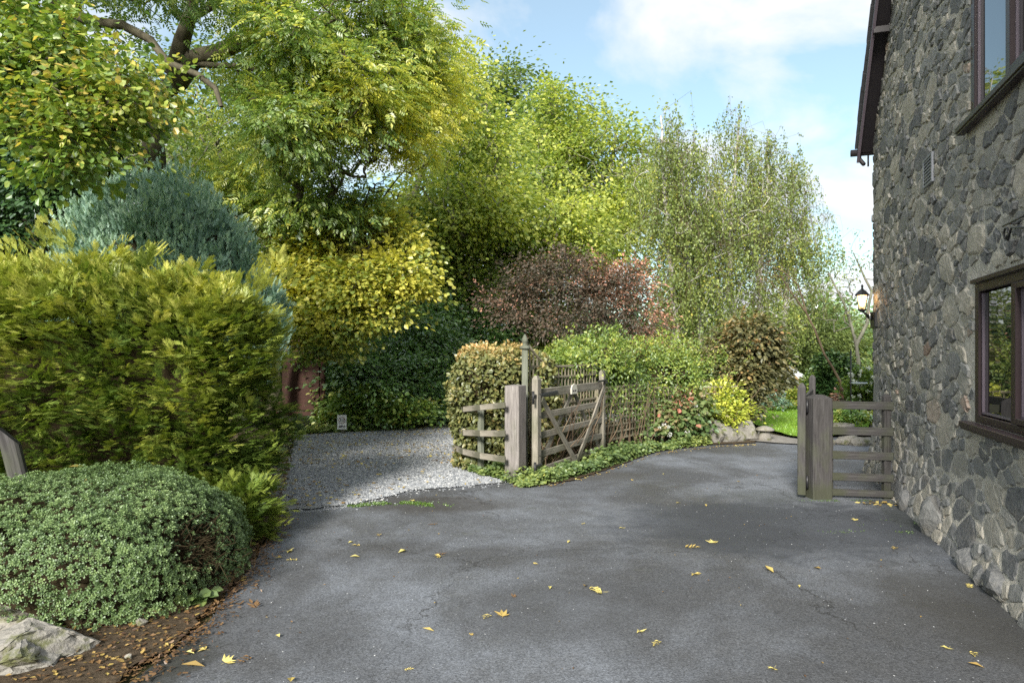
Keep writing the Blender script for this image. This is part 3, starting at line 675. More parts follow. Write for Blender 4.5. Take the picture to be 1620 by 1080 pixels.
# ================================================================== HOUSE
house = empty('stone_house', (CX, CY, 0), 'tall rubble stone house gable with dark framed windows and slate verge', 'house')
DV = Vector((-.34, -1, 0)).normalized(); NV = Vector((DV.y, -DV.x, 0)).normalized()
if NV.x > 0: NV = -NV
SL = 9.4
def roofz(s): return 4.5+1.07*(s if s < SL/2 else SL-s)
def flare(z): return .13*max(0, 1-max(z, 0)/.7)**1.6
def WP(s, z, off=0.0, fl=True): return Vector((CX, CY, 0))+DV*s+Vector((0, 0, z))+NV*(off+(flare(z) if fl else 0))
WIN = [(4.36, 7.2, 1.08, 2.135), (4.26, 7.2, 3.40, 4.75)]
ss = sorted(set([round(x, 3) for x in np.arange(0, SL+.01, .2)]+[w[0] for w in WIN]+[w[1] for w in WIN]))
zs = sorted(set([round(x, 3) for x in np.arange(-.1, 10, .2)]+[w[2] for w in WIN]+[w[3] for w in WIN]))
V, Fc = [], []
for i in range(len(ss)-1):
    for j in range(len(zs)-1):
        s0, s1, z0, z1 = ss[i], ss[i+1], zs[j], zs[j+1]; sm, zm = (s0+s1)/2, (z0+z1)/2
        if any(w[0] < sm < w[1] and w[2] < zm < w[3] for w in WIN): continue
        if z0 > max(roofz(s0), roofz(s1)): continue
        k = len(V); V += [WP(s0, min(z0, roofz(s0))), WP(s1, min(z0, roofz(s1))), WP(s1, min(z1, roofz(s1))), WP(s0, min(z1, roofz(s0)))]; Fc.append((k, k+1, k+2, k+3))
for (s0, s1, z0, z1) in WIN:      # reveals
    for a, b in (((s0, z0), (s0, z1)), ((s0, z1), (s1, z1)), ((s1, z1), (s1, z0)), ((s1, z0), (s0, z0))):
        k = len(V); V += [WP(*a), WP(*b), WP(*b, -.32), WP(*a, -.32)]; Fc.append((k, k+1, k+2, k+3))
# the other walls of the house
IN = -NV
def HP(s, d, z): return Vector((CX, CY, 0))+DV*s+IN*d+Vector((0, 0, z))
for a, b, d0, d1 in ((0, 0, 0, 7.5), (SL, SL, 0, 7.5)):
    k = len(V); V += [HP(a, d0, -.1), HP(a, d1, -.1), HP(a, d1, 4.5), HP(a, d0, 4.5)]; Fc.append((k, k+1, k+2, k+3))
k = len(V); V += [HP(0, 7.5, -.1), HP(SL, 7.5, -.1), HP(SL, 7.5, 4.5), HP(SL/2, 7.5, roofz(SL/2)), HP(0, 7.5, 4.5)]; Fc.append((k, k+1, k+2, k+3, k+4))
wall = link('wall', mesh_py('wall', V, Fc, False, .5), M['mortar'], house)
# rubble stones: weighted Voronoi cells on the wall face
sr = random.Random(21); seeds = []
AS = 1.75                                     # stones lie long-side level
grid = {}
def rad_at(s, z):
    q = sr.random(); base = .098 if z > 2.4 else .108
    return base*(.38+1.15*q*q+(.5 if sr.random() < .10 else 0))
tries = 0
while tries < 46000:
    tries += 1
    s, z = sr.uniform(-.05, 7.6), sr.uniform(-.15, 9.6)
    if z > roofz(min(max(s, 0), SL))+.05: continue
    if s > 5.9 and sr.random() < .6: continue
    rd = rad_at(s, z)
    if s > 5.9 or z > 7.4: rd *= 1.8
    u = s/AS; ok_ = True; gi, gj = int(u/.3), int(z/.3)
    for a in range(gi-2, gi+3):
        for b in range(gj-2, gj+3):
            for (u2, z2, r2) in grid.get((a, b), ()):
                if (u-u2)**2+(z-z2)**2 < ((rd+r2)*.80)**2: ok_ = False; break
            if not ok_: break
        if not ok_: break
    if ok_: grid.setdefault((gi, gj), []).append((u, z, rd)); seeds.append((u, z, rd))
def clip(poly, a, b, c):                      # keep a*x+b*y <= c
    out = []
    for i in range(len(poly)):
        p, q = poly[i], poly[(i+1) % len(poly)]; dp, dq = a*p[0]+b*p[1]-c, a*q[0]+b*q[1]-c
        if dp <= 0: out.append(p)
        if dp*dq < 0: t_ = dp/(dp-dq); out.append((p[0]+(q[0]-p[0])*t_, p[1]+(q[1]-p[1])*t_))
    return out
kd = kdtree.KDTree(len(seeds))
for i, q in enumerate(seeds): kd.insert((q[0], q[1], 0), i)
kd.balance(); cells = []
for i, (u, z, rd) in enumerate(seeds):
    poly = [(u-.5, z-.5), (u+.5, z-.5), (u+.5, z+.5), (u-.5, z+.5)]
    for (c_, j, d_) in kd.find_n((u, z, 0), 18):
        if j == i or len(poly) < 3: continue
        u2, z2, r2 = seeds[j]; dx_, dz_ = u2-u, z2-z; D2 = dx_*dx_+dz_*dz_; f = .5+(rd*rd-r2*r2)/(2*D2)*.9; f = min(.8, max(.2, f))
        mx_, mz_ = u+dx_*f, z+dz_*f; poly = clip(poly, dx_, dz_, dx_*mx_+dz_*mz_)
    if len(poly) < 3: continue
    # coursing drifts: the upper courses slope like laid slates
    def warp(p):
        s_, z_ = p[0]*AS, p[1]; return (s_+.05*math.sin(z_*3.1+s_), z_+.06*math.sin(s_*1.9+z_*.7)+.03*math.sin(s_*4.3+z_*2.9))
    poly = [warp(p) for p in poly]
    sc_, zc_ = sum(p[0] for p in poly)/len(poly), sum(p[1] for p in poly)/len(poly)
    skip = False
    for (s0, s1, z0, z1) in WIN:
        if s0-.02 < sc_ < s1+.02 and z0-.05 < zc_ < z1+.03: skip = True; break
        if s0-.5 < sc_ < s1+.5 and z0-.4 < zc_ < z1+.4:
            dd = [(s0-.02-sc_, (1, 0, s0-.02)), (sc_-s1-.02, (-1, 0, -s1-.02)), (z0-.07-zc_, (0, 1, z0-.07)), (zc_-z1-.06, (0, -1, -z1-.06))]
            m_ = max(dd, key=lambda q: q[0])
            if m_[0] <= 0: skip = True; break
            poly = clip(poly, *m_[1])
    if skip or len(poly) < 3: continue
    poly = clip(poly, -1, 0, .03); 
    if len(poly) < 3: continue
    poly = clip(poly, -1.07, 1, 4.47)
    if len(poly) < 3: continue
    poly = clip(poly, 0, -1, .10)
    if len(poly) < 3: continue
    cells.append(poly)
def stone_geo(poly, rr):
    n0 = len(poly); sc_ = sum(p[0] for p in poly)/n0; zc_ = sum(p[1] for p in poly)/n0
    pts = []
    for i in range(n0):                       # split long edges, cut the corners
        p, q = poly[i], poly[(i+1) % n0]
        L = math.hypot(p[0]-q[0], p[1]-q[1])
        if L < .03: continue
        for f in ((.08, .92) if L < .11 else ((.06, .5, .94) if L < .2 else (.05, .35, .65, .95))):
            pts.append((p[0]+(q[0]-p[0])*f+rr.uniform(-.017, .017), p[1]+(q[1]-p[1])*f+rr.uniform(-.013, .013)))
    if len(pts) < 3: return None
    ext = min(max(p[0] for p in pts)-min(p[0] for p in pts), max(p[1] for p in pts)-min(p[1] for p in pts))
    if ext < .045: return None
    j = rr.uniform(.007, .017); k1 = max(.5, 1-j/(ext*.5)); V = []
    tx, tz = rr.uniform(-.03, .03), rr.uniform(-.05, .05); h = rr.uniform(.005, .018)+(.010 if rr.random() < .08 else 0); n = len(pts)
    for rr_, (sk, of) in enumerate(((1.0, -.03), (k1, h*.35), (k1*.86, h))):
        for p in pts:
            ds, dz = (p[0]-sc_)*sk, (p[1]-zc_)*sk
            o_ = of+(tx*ds+tz*dz if rr_ else 0)+(rr.uniform(-.003, .003) if rr_ else 0)
            V.append(WP(sc_+ds, zc_+dz, o_))
    V.append(WP(sc_+rr.uniform(-.02, .02), zc_+rr.uniform(-.01, .01), h+rr.uniform(-.002, .006)))
    Fc = []
    for a in (0, 1):
        for i in range(n): Fc.append((a*n+i, a*n+(i+1) % n, (a+1)*n+(i+1) % n, (a+1)*n+i))
    for i in range(n): Fc.append((2*n+i, 2*n+(i+1) % n, 3*n))
    return V, Fc
def vis(poly):
    sc_ = sum(p[0] for p in poly)/len(poly); zc_ = sum(p[1] for p in poly)/len(poly)
    ar = abs(sum(poly[i][0]*poly[(i+1) % len(poly)][1]-poly[(i+1) % len(poly)][0]*poly[i][1] for i in range(len(poly))))/2
    p = WP(sc_, zc_); px, py = 810+F*p.x/p.y, HY-F*(p.z-EYE)/p.y
    if not (1370 < px < 1625 and -5 < py < 1085): return 0
    vd = (p-Vector((0, 0, EYE))); return ar*abs(vd.normalized().dot(NV))/vd.length_squared
order = sorted(range(len(cells)), key=lambda i: -vis(cells[i])); rest = [[], [], []]; made = 0
for q in order:
    gq = stone_geo(cells[q], sr)
    if gq is None: continue
    tn = sr.random()**1.15*.9; tn = sr.uniform(.93, 1) if sr.random() < .035 else tn
    zc_ = gq[0][-1].z
    if made < 300 and vis(cells[q]) > 0:
        link('stone', mesh_py('stone', gq[0], gq[1], False, tn), M['stone'], wall); made += 1
    else:
        k = len(rest[0]); rest[0] += gq[0]; rest[1] += [tuple(i+k for i in f) for f in gq[1]]; rest[2] += [tn]*len(gq[1])
me = mesh_py('stone_facing', rest[0], rest[1]); a = me.attributes.new('tint', 'FLOAT', 'FACE'); a.data.foreach_set('value', rest[2])
tag(link('stone_facing', me, M['stone'], wall), kind='stuff')
# footing stones jutting from the wall
for i, (px, py, a, b, c_) in enumerate(((1502, 850, .12, .20, .24), (1452, 808, .08, .13, .14), (1540, 905, .08, .16, .12), (1590, 945, .08, .18, .12), (1570, 925, .07, .12, .10))):
    p = G(px, py); s_ = (CY-p.y)/.947; q = WP(s_, c_*.55, .0)
    rock('stone', q, (a, b, c_), 40+i, M['stone'], wall, 2, tint=(.3 if i == 0 else .12), rot=-.32)

def boxes(name, L, mat, parent, bev=.004):
    """boxes on the wall: (s0, s1, z0, z1, off0, off1)"""
    V, Fc = [], []
    for (s0, s1, z0, z1, o0, o1) in L:
        k = len(V)
        V += [WP(s, z, o, False) for o in (o0, o1) for (s, z) in ((s0, z0), (s1, z0), (s1, z1), (s0, z1))]
        Fc += [(k+3, k+2, k+1, k), (k+4, k+5, k+6, k+7)]+[(k+i, k+(i+1) % 4, k+4+(i+1) % 4, k+4+i) for i in range(4)]
    me = mesh_py(name, V, Fc); bm = bmesh.new(); bm.from_mesh(me); bmesh.ops.recalc_face_normals(bm, faces=bm.faces[:])
    if bev: bmesh.ops.bevel(bm, geom=bm.edges[:], offset=bev, segments=1, affect='EDGES')
    bm.to_mesh(me); bm.free(); return link(name, me, mat, parent)
for wi, (s0, s1, z0, z1) in enumerate(WIN):
    w = bpy.data.objects.new('window', None); C.objects.link(w); w.parent = house; w.matrix_basis = house.matrix_basis.inverted() @ Matrix.Translation(WP(s0, z0)); PW[w.name] = Matrix.Translation(WP(s0, z0))
    o0, o1 = -.09, .004
    fr = [(s0-.025, s0+.06, z0+.002, z1-.002, o0, o1), (s0+.06, s1, z0+.002, z0+.06, o0, o1), (s0+.06, s1, z1-.065, z1-.002, o0, o1)]
    m_s = [s0+.06+.70*k for k in range(5)]; m_s = [q for q in m_s if q < s1-.1]
    for q in m_s[1:]: fr.append((q-.04, q+.04, z0+.06, z1-.065, o0, o1))
    boxes('frame', fr, M['upvc'], w)
    beads = []; panes = []
    for i, q in enumerate(m_s):
        a = q+(.0 if i == 0 else .04); b = (m_s[i+1]-.04) if i+1 < len(m_s) else s1
        zz0, zz1 = z0+.06, z1-.065; f_ = .045 if i % 2 else .012
        if i % 2:                              # opening casement: a proud sash
            boxes('sash', [(a+.004, a+f_, zz0+.004, zz1-.004, -.05, .018), (b-f_, b-.004, zz0+.004, zz1-.004, -.05, .018), (a+f_, b-f_, zz0+.004, zz0+f_, -.05, .018), (a+f_, b-f_, zz1-f_, zz1-.004, -.05, .018)], M['upvc'], w)
        bd = [(a+f_, a+f_+.014, zz0+f_, zz1-f_, -.05, -.014), (b-f_-.014, b-f_, zz0+f_, zz1-f_, -.05, -.014), (a+f_+.014, b-f_-.014, zz0+f_, zz0+f_+.014, -.05, -.014)]
        boxes('glazing_bead', bd, M['upvc_light'], w, 0)
        boxes('pane', [(a+f_+.001, b-f_-.001, zz0+f_, zz1-f_, -.045, -.032)], M['glass'], w, 0)
    boxes('sill', [(s0-.14, s1+.1, z0-.045, z0-.002, -.10, .085)], M['upvc'], w)
    boxes('sill_drip', [(s0-.13, s1+.09, z0-.062, z0-.047, .02, .075)], M['upvc'], w, 0)
    boxes('head_trim', [(s0-.05, s1+.05, z1+.002, z1+.035, -.10, .03)], M['upvc'], w)
    boxes('room_back', [(s0+.01, s1, z0+.01, z1-.01, -.30, -.28)], M['interior'], w, 0)
# vent
def s_of(px):
    k = (px-810)/F; Y = (CX-.34*CY)/(k-.34); return (CY-Y)/.947, Y
vs_, vY = s_of(1472); vz = EYE+(560-270)/F*vY
bx = boxes('air_vent', [(vs_-.17, vs_-.14, vz-.14, vz+.14, -.02, .03), (vs_+.14, vs_+.17, vz-.14, vz+.14, -.02, .03), (vs_-.14, vs_+.14, vz+.115, vz+.14, -.02, .03), (vs_-.14, vs_+.14, vz-.14, vz-.115, -.02, .03), (vs_-.14, vs_+.14, vz-.115, vz+.115, -.02, .015)], M['vent'], house)
for k in range(7):
    z_ = vz-.10+k*.032; boxes('slat', [(vs_-.139, vs_+.139, z_, z_+.012, .016, .028)], M['vent'], bx, 0)
# verge, roof and gutter
roof = bpy.data.objects.new('roof', None); C.objects.link(roof); roof.parent = house; roof.matrix_basis = Matrix.Identity(4); PW[roof.name] = house.matrix_basis.copy()
def roofbar(name, s0, s1, lo, hi, o0, o1, mat, parent, flip=False):
    V = []
    for o in (o0, o1):
        for s in (s0, s1):
            for dz in (lo, hi):
                zz = 4.5+1.07*s+dz; sx = SL-s if flip else s
                V.append(WP(sx, zz, o, False))
    Fc = [(0, 1, 3, 2), (4, 6, 7, 5), (0, 2, 6, 4), (1, 5, 7, 3), (0, 4, 5, 1), (2, 3, 7, 6)]
    me = mesh_py(name, V, Fc); bm = bmesh.new(); bm.from_mesh(me); bmesh.ops.recalc_face_normals(bm, faces=bm.faces[:]); bm.to_mesh(me); bm.free()
    return link(name, me, mat, parent)
RS = SL/2
for fl_ in (False, True):
    roofbar('roof_deck', -.10, RS, .0, .05, -7.8, .19, M['slate'], roof, fl_)
    roofbar('barge_board', -.06, RS, -.17, -.004, .165, .195, M['fascia'], roof, fl_)
    roofbar('soffit', -.06, RS, -.05, -.006, .0, .163, M['fascia'], roof, fl_)
roofbar('barge_edge', -.06, RS, -.19, -.173, .170, .204, M['upvc_light'], roof)
for k in range(36):
    s_ = -.10+k*.14
    if s_ > RS: break
    t_ = roofbar('tile', s_, s_+.16, .055+(k % 2)*.004, .085+(k % 2)*.004+sr.uniform(0, .01), -.10, .225+sr.uniform(-.008, .008), M['slate'], roof)
roofbar('slate_field', -.09, RS, .053, .09, -7.8, -.105, M['slate'], roof)
roofbar('slate_field', -.09, RS, .053, .09, -7.8, .22, M['slate'], roof, True)
boxes('purlin', [(1.08, 1.16, 5.50, 5.58, .0, .19)], M['fascia'], roof)
a = Vector((CX, CY, 4.40))-DV*.12
tube_path('gutter', [a+NV*.27, a+NV*.0, a-NV*3, a-NV*7.6], .048, M['fascia'], roof, 10)
tube_path('gutter_outlet', [a+NV*.16+Vector((0, 0, -.03)), a+NV*.16+Vector((0, 0, -.09)), a+NV*.12+DV*.10+Vector((0, 0, -.19))], .028, M['fascia'], roof, 8)
tube_path('fixing_bracket', [a+NV*.05+Vector((0, 0, -.05)), a+NV*.05+Vector((0, 0, -.2))], .012, M['iron'], roof, 6)
# wrought iron scroll above the lower window
sc0, scY = s_of(1604); scz = EYE+(560-372)/F*scY
pts = []
for k in range(15):
    t_ = k/14; a_ = math.pi*(1.9-2.2*t_); rr_ = .02+.035*t_; pts.append(WP(sc0+.05+rr_*math.cos(a_), scz+rr_*math.sin(a_), .06))
for k in range(1, 6): pts.append(WP(sc0+.09+.06*k, scz+.035-.01*k, .06))
for k in range(15):
    t_ = k/14; a_ = math.pi*(.8-2.1*t_); rr_ = .055-.032*t_; pts.append(WP(sc0+.46+rr_*math.cos(a_), scz-.02+rr_*math.sin(a_), .06))
hs = empty('iron_scroll', WP(sc0, scz, .03), 'black wrought iron scroll fixed to the stone above the lower window', 'wall bracket')
tube_path('scroll', pts, .007, M['iron'], hs, 6)
tube_path('bar', [WP(sc0-.02, scz+.065, .055), WP(sc0+.6, scz+.065, .055)], .006, M['iron'], hs, 6)
for q in (.1, .5): tube_path('stay', [WP(sc0+q, scz+.06, -.03), WP(sc0+q, scz+.06, .06)], .005, M['iron'], hs, 6)
# lantern on the corner
L = W(1364, 490, 9.15); lt = empty('wall_lantern', L, 'lit black coach lantern on a bracket at the corner of the stone house', 'lantern')
bp = WP(.10, L.z-.12, .03)
lathe('base_dish', [(.02, -.03), (.055, -.012), (.06, 0), (.045, .012)], L, M['iron'], lt, 6)
lathe('glass', [(.042, .0135), (.068, .19)], L, M['lglass'], lt, 6)
for k in range(6):
    a_ = math.pi/3*k; tube_path('glazing_bar', [L+Vector((.046*math.cos(a_), .046*math.sin(a_), .012)), L+Vector((.072*math.cos(a_), .072*math.sin(a_), .20))], .0045, M['iron'], lt, 4)
lathe('lid', [(.098, .19), (.10, .20), (.055, .25), (.02, .275), (.012, .30), (.02, .315), (.006, .34)], L, M['iron'], lt, 6)
lathe('bulb', [(.008, .03), (.026, .07), (.028, .10), (.012, .14)], L, M['bulb'], lt, 10)
tube_path('bracket_arm', [L+Vector((0, 0, -.02)), L+Vector((.05, -.01, -.06)), (L+bp)/2+Vector((0, 0, -.02)), bp], [.012, .016, .022, .03], M['iron'], lt, 8)
boxes('mounting_plate', [(.02, .34, L.z-.24, L.z-.02, -.03, .05)], M['iron'], lt, .012)
tube_path('scroll', [WP(.10, L.z-.05, .06), WP(.17, L.z-.01, .09), WP(.26, L.z-.06, .09), WP(.24, L.z-.13, .08), WP(.15, L.z-.12, .07)], .012, M['steel'], lt, 6)
pl = bpy.data.lights.new('lantern_light', 'POINT'); pl.energy = 1.2; pl.color = (1, .6, .28); pl.shadow_soft_size = .03
po = bpy.data.objects.new('lantern_light', pl); C.objects.link(po); po.location = L+Vector((0, 0, .16)); po.parent = lt; po.matrix_basis = Matrix.Translation(Vector((0, 0, .165)))

# ================================================================== GATES AND FENCES
# left gate post
gp = empty('gate_post', G(822, 765), 'thick square grey oak gate post left of the open drive gate', 'gate post')
A = G(813, 761)
post('timber', (A.x+.02, A.y+.10, -.02), .206, .206, 1.22, -.51, M['wood_post'], gp, .012)
# left gate
g0, g1 = Vector((.285, 8.56, 0)), Vector((1.40, 10.60, 0)); gd = (g1-g0).normalized(); gn_ = Vector((gd.y, -gd.x, 0))
gate = empty('field_gate', g0, 'open five-bar wooden gate with crossed braces and name plate', 'gate'); GL = (g1-g0).length; ga = math.atan2(gd.y, gd.x)
def gpnt(s, z, o=0): return g0+gd*s+Vector((0, 0, z))+gn_*o
post('hinge_stile', gpnt(.05, .03), .11, .085, 1.25, ga, M['wood'], gate, .05)
post('latch_stile', gpnt(GL, .08), .085, .08, 1.24, ga, M['wood'], gate, .04)
for z_, h_ in ((1.105, .115), (.82, .085), (.57, .085), (.33, .085), (.125, .085)):
    board('rail', gpnt(.107, z_), gpnt(GL-.044, z_+.01), h_, .035, M['wood'], gate)
board('brace', gpnt(.13, 1.03, .036), gpnt(GL*.52, .09, .036), .085, .024, M['wood'], gate, upv=gd)
board('brace', gpnt(GL*.54, .09, .036), gpnt(GL-.03, 1.06, .036), .085, .024, M['wood'], gate, upv=gd)
board('brace', gpnt(.15, .15, -.034), gpnt(GL*.54, 1.06, -.034), .075, .022, M['wood'], gate, upv=gd)
board('brace', gpnt(GL*.56, 1.06, -.034), gpnt(GL-.06, .15, -.034), .075, .022, M['wood'], gate, upv=gd)
board('hinge_strap', gpnt(-.12, 1.07, .028), gpnt(.62, 1.10, .028), .045, .014, M['iron'], gate)
board('hinge_strap', gpnt(-.10, .17, .05), gpnt(.10, .17, .05), .10, .03, M['iron'], gate)
tube_path('hinge_pin', [gpnt(-.10, .98, .03), gpnt(-.10, 1.14, .03)], .016, M['iron'], gate)
tube_path('hinge_pin', [gpnt(-.09, .10, .05), gpnt(-.09, .26, .05)], .016, M['iron'], gate)
for (s_, z_) in [(.05, zz) for zz in (1.105, .82, .57, .33, .125)]+[(GL, zz) for zz in (1.105, .82, .57, .33, .125)]+[(GL*.53, .125), (GL*.53, .15), (.22, .95), (GL-.1, .98), (GL*.30, .66), (GL*.76, .66)]:
    q = gpnt(s_, z_, .046 if .2 < s_ < GL-.05 else .05); tube_path('bolt', [q-gn_*.012, q], .009, M['iron'], gate, 6)
lt_ = board('latch', gpnt(GL-.30, 1.19, .05), gpnt(GL+.06, 1.20, .05), .03, .02, M['iron'], gate); board('latch_plate', gpnt(GL-.02, 1.17, .052), gpnt(GL+.10, 1.17, .052), .06, .02, M['iron'], gate)
bm = bmesh.new(); pr = [(-.10, -.055), (.10, -.055), (.105, .01), (.07, .065), (0, .085), (-.07, .065), (-.105, .01)]
vv = [bm.verts.new(gpnt(GL*.50+a_, 1.10+b_, .022)) for a_, b_ in pr]; v2 = [bm.verts.new(gpnt(GL*.50+a_, 1.10+b_, .038)) for a_, b_ in pr]
bm.faces.new(vv); bm.faces.new(v2[::-1]); [bm.faces.new((vv[i], vv[(i+1) % 7], v2[(i+1) % 7], v2[i])) for i in range(7)]; bmesh.ops.recalc_face_normals(bm, faces=bm.faces[:])
npl = link('name_plate', bm_mesh('name_plate', bm), M['plate'], gate)
board('plate_mark', gpnt(GL*.5-.055, 1.083, .0395), gpnt(GL*.5-.01, 1.083, .0395), .022, .003, M['ink'], npl, bev=0); board('plate_mark', gpnt(GL*.5+.015, 1.085, .0395), gpnt(GL*.5+.055, 1.085, .0395), .022, .003, M['ink'], npl, bev=0)
# curved rail fence in front of the beech hedge
fe = empty('rail_fence', W(760, 740, 9), 'low curved three-rail fence holding in the beech hedge', 'fence')
rl = [((799, 641), (721, 649), .075), ((799, 686), (721, 682), .08), ((799, 727), (720, 707), .08)]
for (a, b, h_) in rl:
    p0 = W(a[0], a[1], 8.50); p3 = W(b[0]-2, b[1], 9.70); prev = p0
    for k in range(1, 4):
        t_ = k/3; q = p0.lerp(p3, t_); q -= Vector((.16, .16, 0))*math.sin(math.pi*t_)*.55
        board('rail', prev, q, h_, .03, M['wood_green'] if h_ > .2 else M['wood'], fe); prev = q
for (px, Y) in ((722, 9.75), (758, 9.12)):
    b_ = W(px, 560, Y); post('stake', (b_.x+.02, b_.y+.06, -.02), .07, .07, .92, .6, M['wood_green'], fe)
# finial post with trellis
fp = empty('finial_post', (.17, 9.05, 0), 'slim green-grey post with turned acorn finial behind the gate', 'post')
post('shaft', (.17, 9.05, -.02), .075, .075, 1.70, .15, M['wood_green'], fp)
lathe('finial', [(.062, 0), (.072, .012), (.072, .03), (.05, .045), (.026, .06), (.036, .085), (.044, .11), (.038, .14), (.022, .17), (.006, .20)], (.17, 9.05, 1.665), M['wood_green'], fp, 16)
tp = [Vector((.22, 9.14, 0)), Vector((1.35, 10.95, 0)), Vector((2.45, 12.35, 0)), Vector((4.35, 13.15, 0))]
for pi in range(3):
    a, b = tp[pi], tp[pi+1]; d_ = (b-a).normalized(); Ln = (b-a).length; nn = Vector((d_.y, -d_.x, 0)); top = (1.42, 1.05, .98)[pi]; bot = (.30, .16, .14)[pi]
    lab = ('tall trellis panel with concave top directly behind the gate', 'square lattice trellis panel under the climbers right of the gate', 'far trellis panel behind the hydrangea and yellow bush')[pi]
    tr = empty('trellis_panel', a, lab, 'trellis', 'trellis panels along the hedge')
    def tz(s_): return top+(.30*((1-s_/.75)**2) if pi == 0 and s_ < .75 else 0)
    nv_ = int(Ln/.105)
    for k in range(nv_+1):
        s_ = .03+k*(Ln-.06)/nv_
        board('batten', a+d_*s_+Vector((0, 0, bot)), a+d_*s_+Vector((0, 0, tz(s_)-.015)), .026, .012, M['trellis'], tr, upv=d_, bev=0)
    z_ = bot+.03; hs_ = .19 if pi == 0 else .115
    while z_ < top-.02:
        board('lath', a+d_*.01+nn*.0125+Vector((0, 0, z_)), b-d_*.01+nn*.0125+Vector((0, 0, z_)), .028, .012, M['trellis'], tr, bev=0); z_ += hs_
    if pi == 0:
        tube_path('top_rail', [a+d_*(.75*k/8)+nn*.004+Vector((0, 0, tz(.75*k/8))) for k in range(9)]+[a+d_*1.0+Vector((0, 0, top))], .018, M['trellis'], tr, 5)
        board('lath', a+d_*.01+nn*.0125+Vector((0, 0, top+.01)), b-d_*.01+nn*.0125+Vector((0, 0, top+.01)), .03, .014, M['trellis'], tr, bev=0)
    else: board('top_rail', a+Vector((0, 0, top)), b+Vector((0, 0, top)), .04, .035, M['trellis'], tr)
    if pi: post('end_post', (a.x, a.y, -.02), .06, .06, top+.1, .5, M['trellis'], tr)
# right side: post, open leaf seen end on, rails to the wall
rp_ = G(1301, 790)
rpo = empty('gate_post', rp_, 'thick dark square gate post with shallow pyramid top near the house', 'gate post')
post('timber', (rp_.x, rp_.y+.10, -.02), .225, .2, 1.13, .10, M['wood_dark'], rpo, .04)
rf = empty('rail_fence', (3.6, 7.6, 0), 'short five-rail fence closing the gap between post and stone wall', 'fence')
ex, ey = wallx(7.45)-.16, 7.50
for z_, h_ in ((1.03, .088), (.745, .09), (.475, .09), (.235, .085), (.06, .075)):
    board('rail', (rp_.x+.118, rp_.y+.11, z_), (ex+.05, ey+.01, z_+.0), h_, .035, M['wood_dark'], rf)
post('end_post', (ex, ey+.065, -.02), .075, .075, 1.15, 0, M['wood_dark'], rf, .03)
post('inner_post', (rp_.x+.165, rp_.y+.165, -.02), .05, .05, 1.0, 0, M['wood_dark'], rf)
q0, q1 = Vector((3.235, 7.62, 0)), Vector((4.07, 9.25, 0)); qd = (q1-q0).normalized(); qa = math.atan2(qd.y, qd.x); qn = Vector((qd.y, -qd.x, 0)); QL = (q1-q0).length
ga2 = empty('field_gate', q0, 'open gate leaf seen end on beside the dark right-hand post', 'gate')
post('hinge_stile', (q0.x, q0.y, .04), .10, .085, 1.19, qa, M['wood_dark'], ga2, .05)
post('latch_stile', (q1.x, q1.y, .08), .085, .08, 1.20, qa, M['wood_dark'], ga2, .04)
for z_ in (1.08, .80, .55, .32, .12): board('rail', q0+qd*.052+Vector((0, 0, z_)), q1-qd*.044+Vector((0, 0, z_)), .09, .035, M['wood_dark'], ga2)
board('brace', q0+qd*.1-qn*.034+Vector((0, 0, 1.0)), q0+qd*QL*.5-qn*.034+Vector((0, 0, .1)), .08, .022, M['wood_dark'], ga2, upv=qd)
board('brace', q0+qd*(QL*.52)-qn*.034+Vector((0, 0, .1)), q1-qd*.06-qn*.034+Vector((0, 0, 1.0)), .08, .022, M['wood_dark'], ga2, upv=qd)
for z_ in (1.02, .18): tube_path('hinge_pin', [q0+qn*.055+Vector((0, 0, z_-.07)), q0+qn*.055+Vector((0, 0, z_+.07))], .015, M['iron'], ga2)
for z_ in (1.03, .745, .475, .235, .06):
    for x_ in (rp_.x+.16, ex+.0): tube_path('bolt', [(x_, rp_.y+.10, z_), (x_, rp_.y+.085, z_)], .008, M['iron'], rf, 6)
# old leaning post at the left
op = empty('leaning_post', W(40, 780, 5.3), 'old split grey post leaning out of the juniper', 'post')
b_ = W(52, 790, 5.35); ob = post('timber', (b_.x+.02, b_.y, .1), .12, .10, .90, .3, M['wood_dark'], op, .0, (-.30, .05), .02)
for v in ob.data.vertices:
    if v.co.x > .5: v.co.x += -v.co.y*1.6
    v.co.y += .012*math.sin(v.co.x*9); v.co.z += .01*math.sin(v.co.x*7+1)
# brown panel in the undergrowth
bpn = empty('brown_panel', (-4.3, 14.6, 0), 'dark brown framed timber panel half hidden under the yellow tree', 'panel')
p0, p1 = W(452, 660, 14.6), W(511, 660, 14.6)
board('post', (p1.x, 14.6, 0), (p1.x, 14.6, 2.1), .09, .09, M['brown_paint'], bpn, upv=(1, 0, 0))
board('sheet', (p0.x-.6, 14.61, 1.25), (p1.x-.046, 14.61, 1.25), 1.7, .03, M['brown_paint'], bpn)
board('bottom_rail', (p0.x-.6, 14.58, .33), (p1.x-.046, 14.58, .33), .09, .05, M['brown_paint'], bpn)
board('stile', (p1.x-.10, 14.575, .38), (p1.x-.10, 14.575, 2.1), .06, .03, M['brown_paint'], bpn, upv=(1, 0, 0))
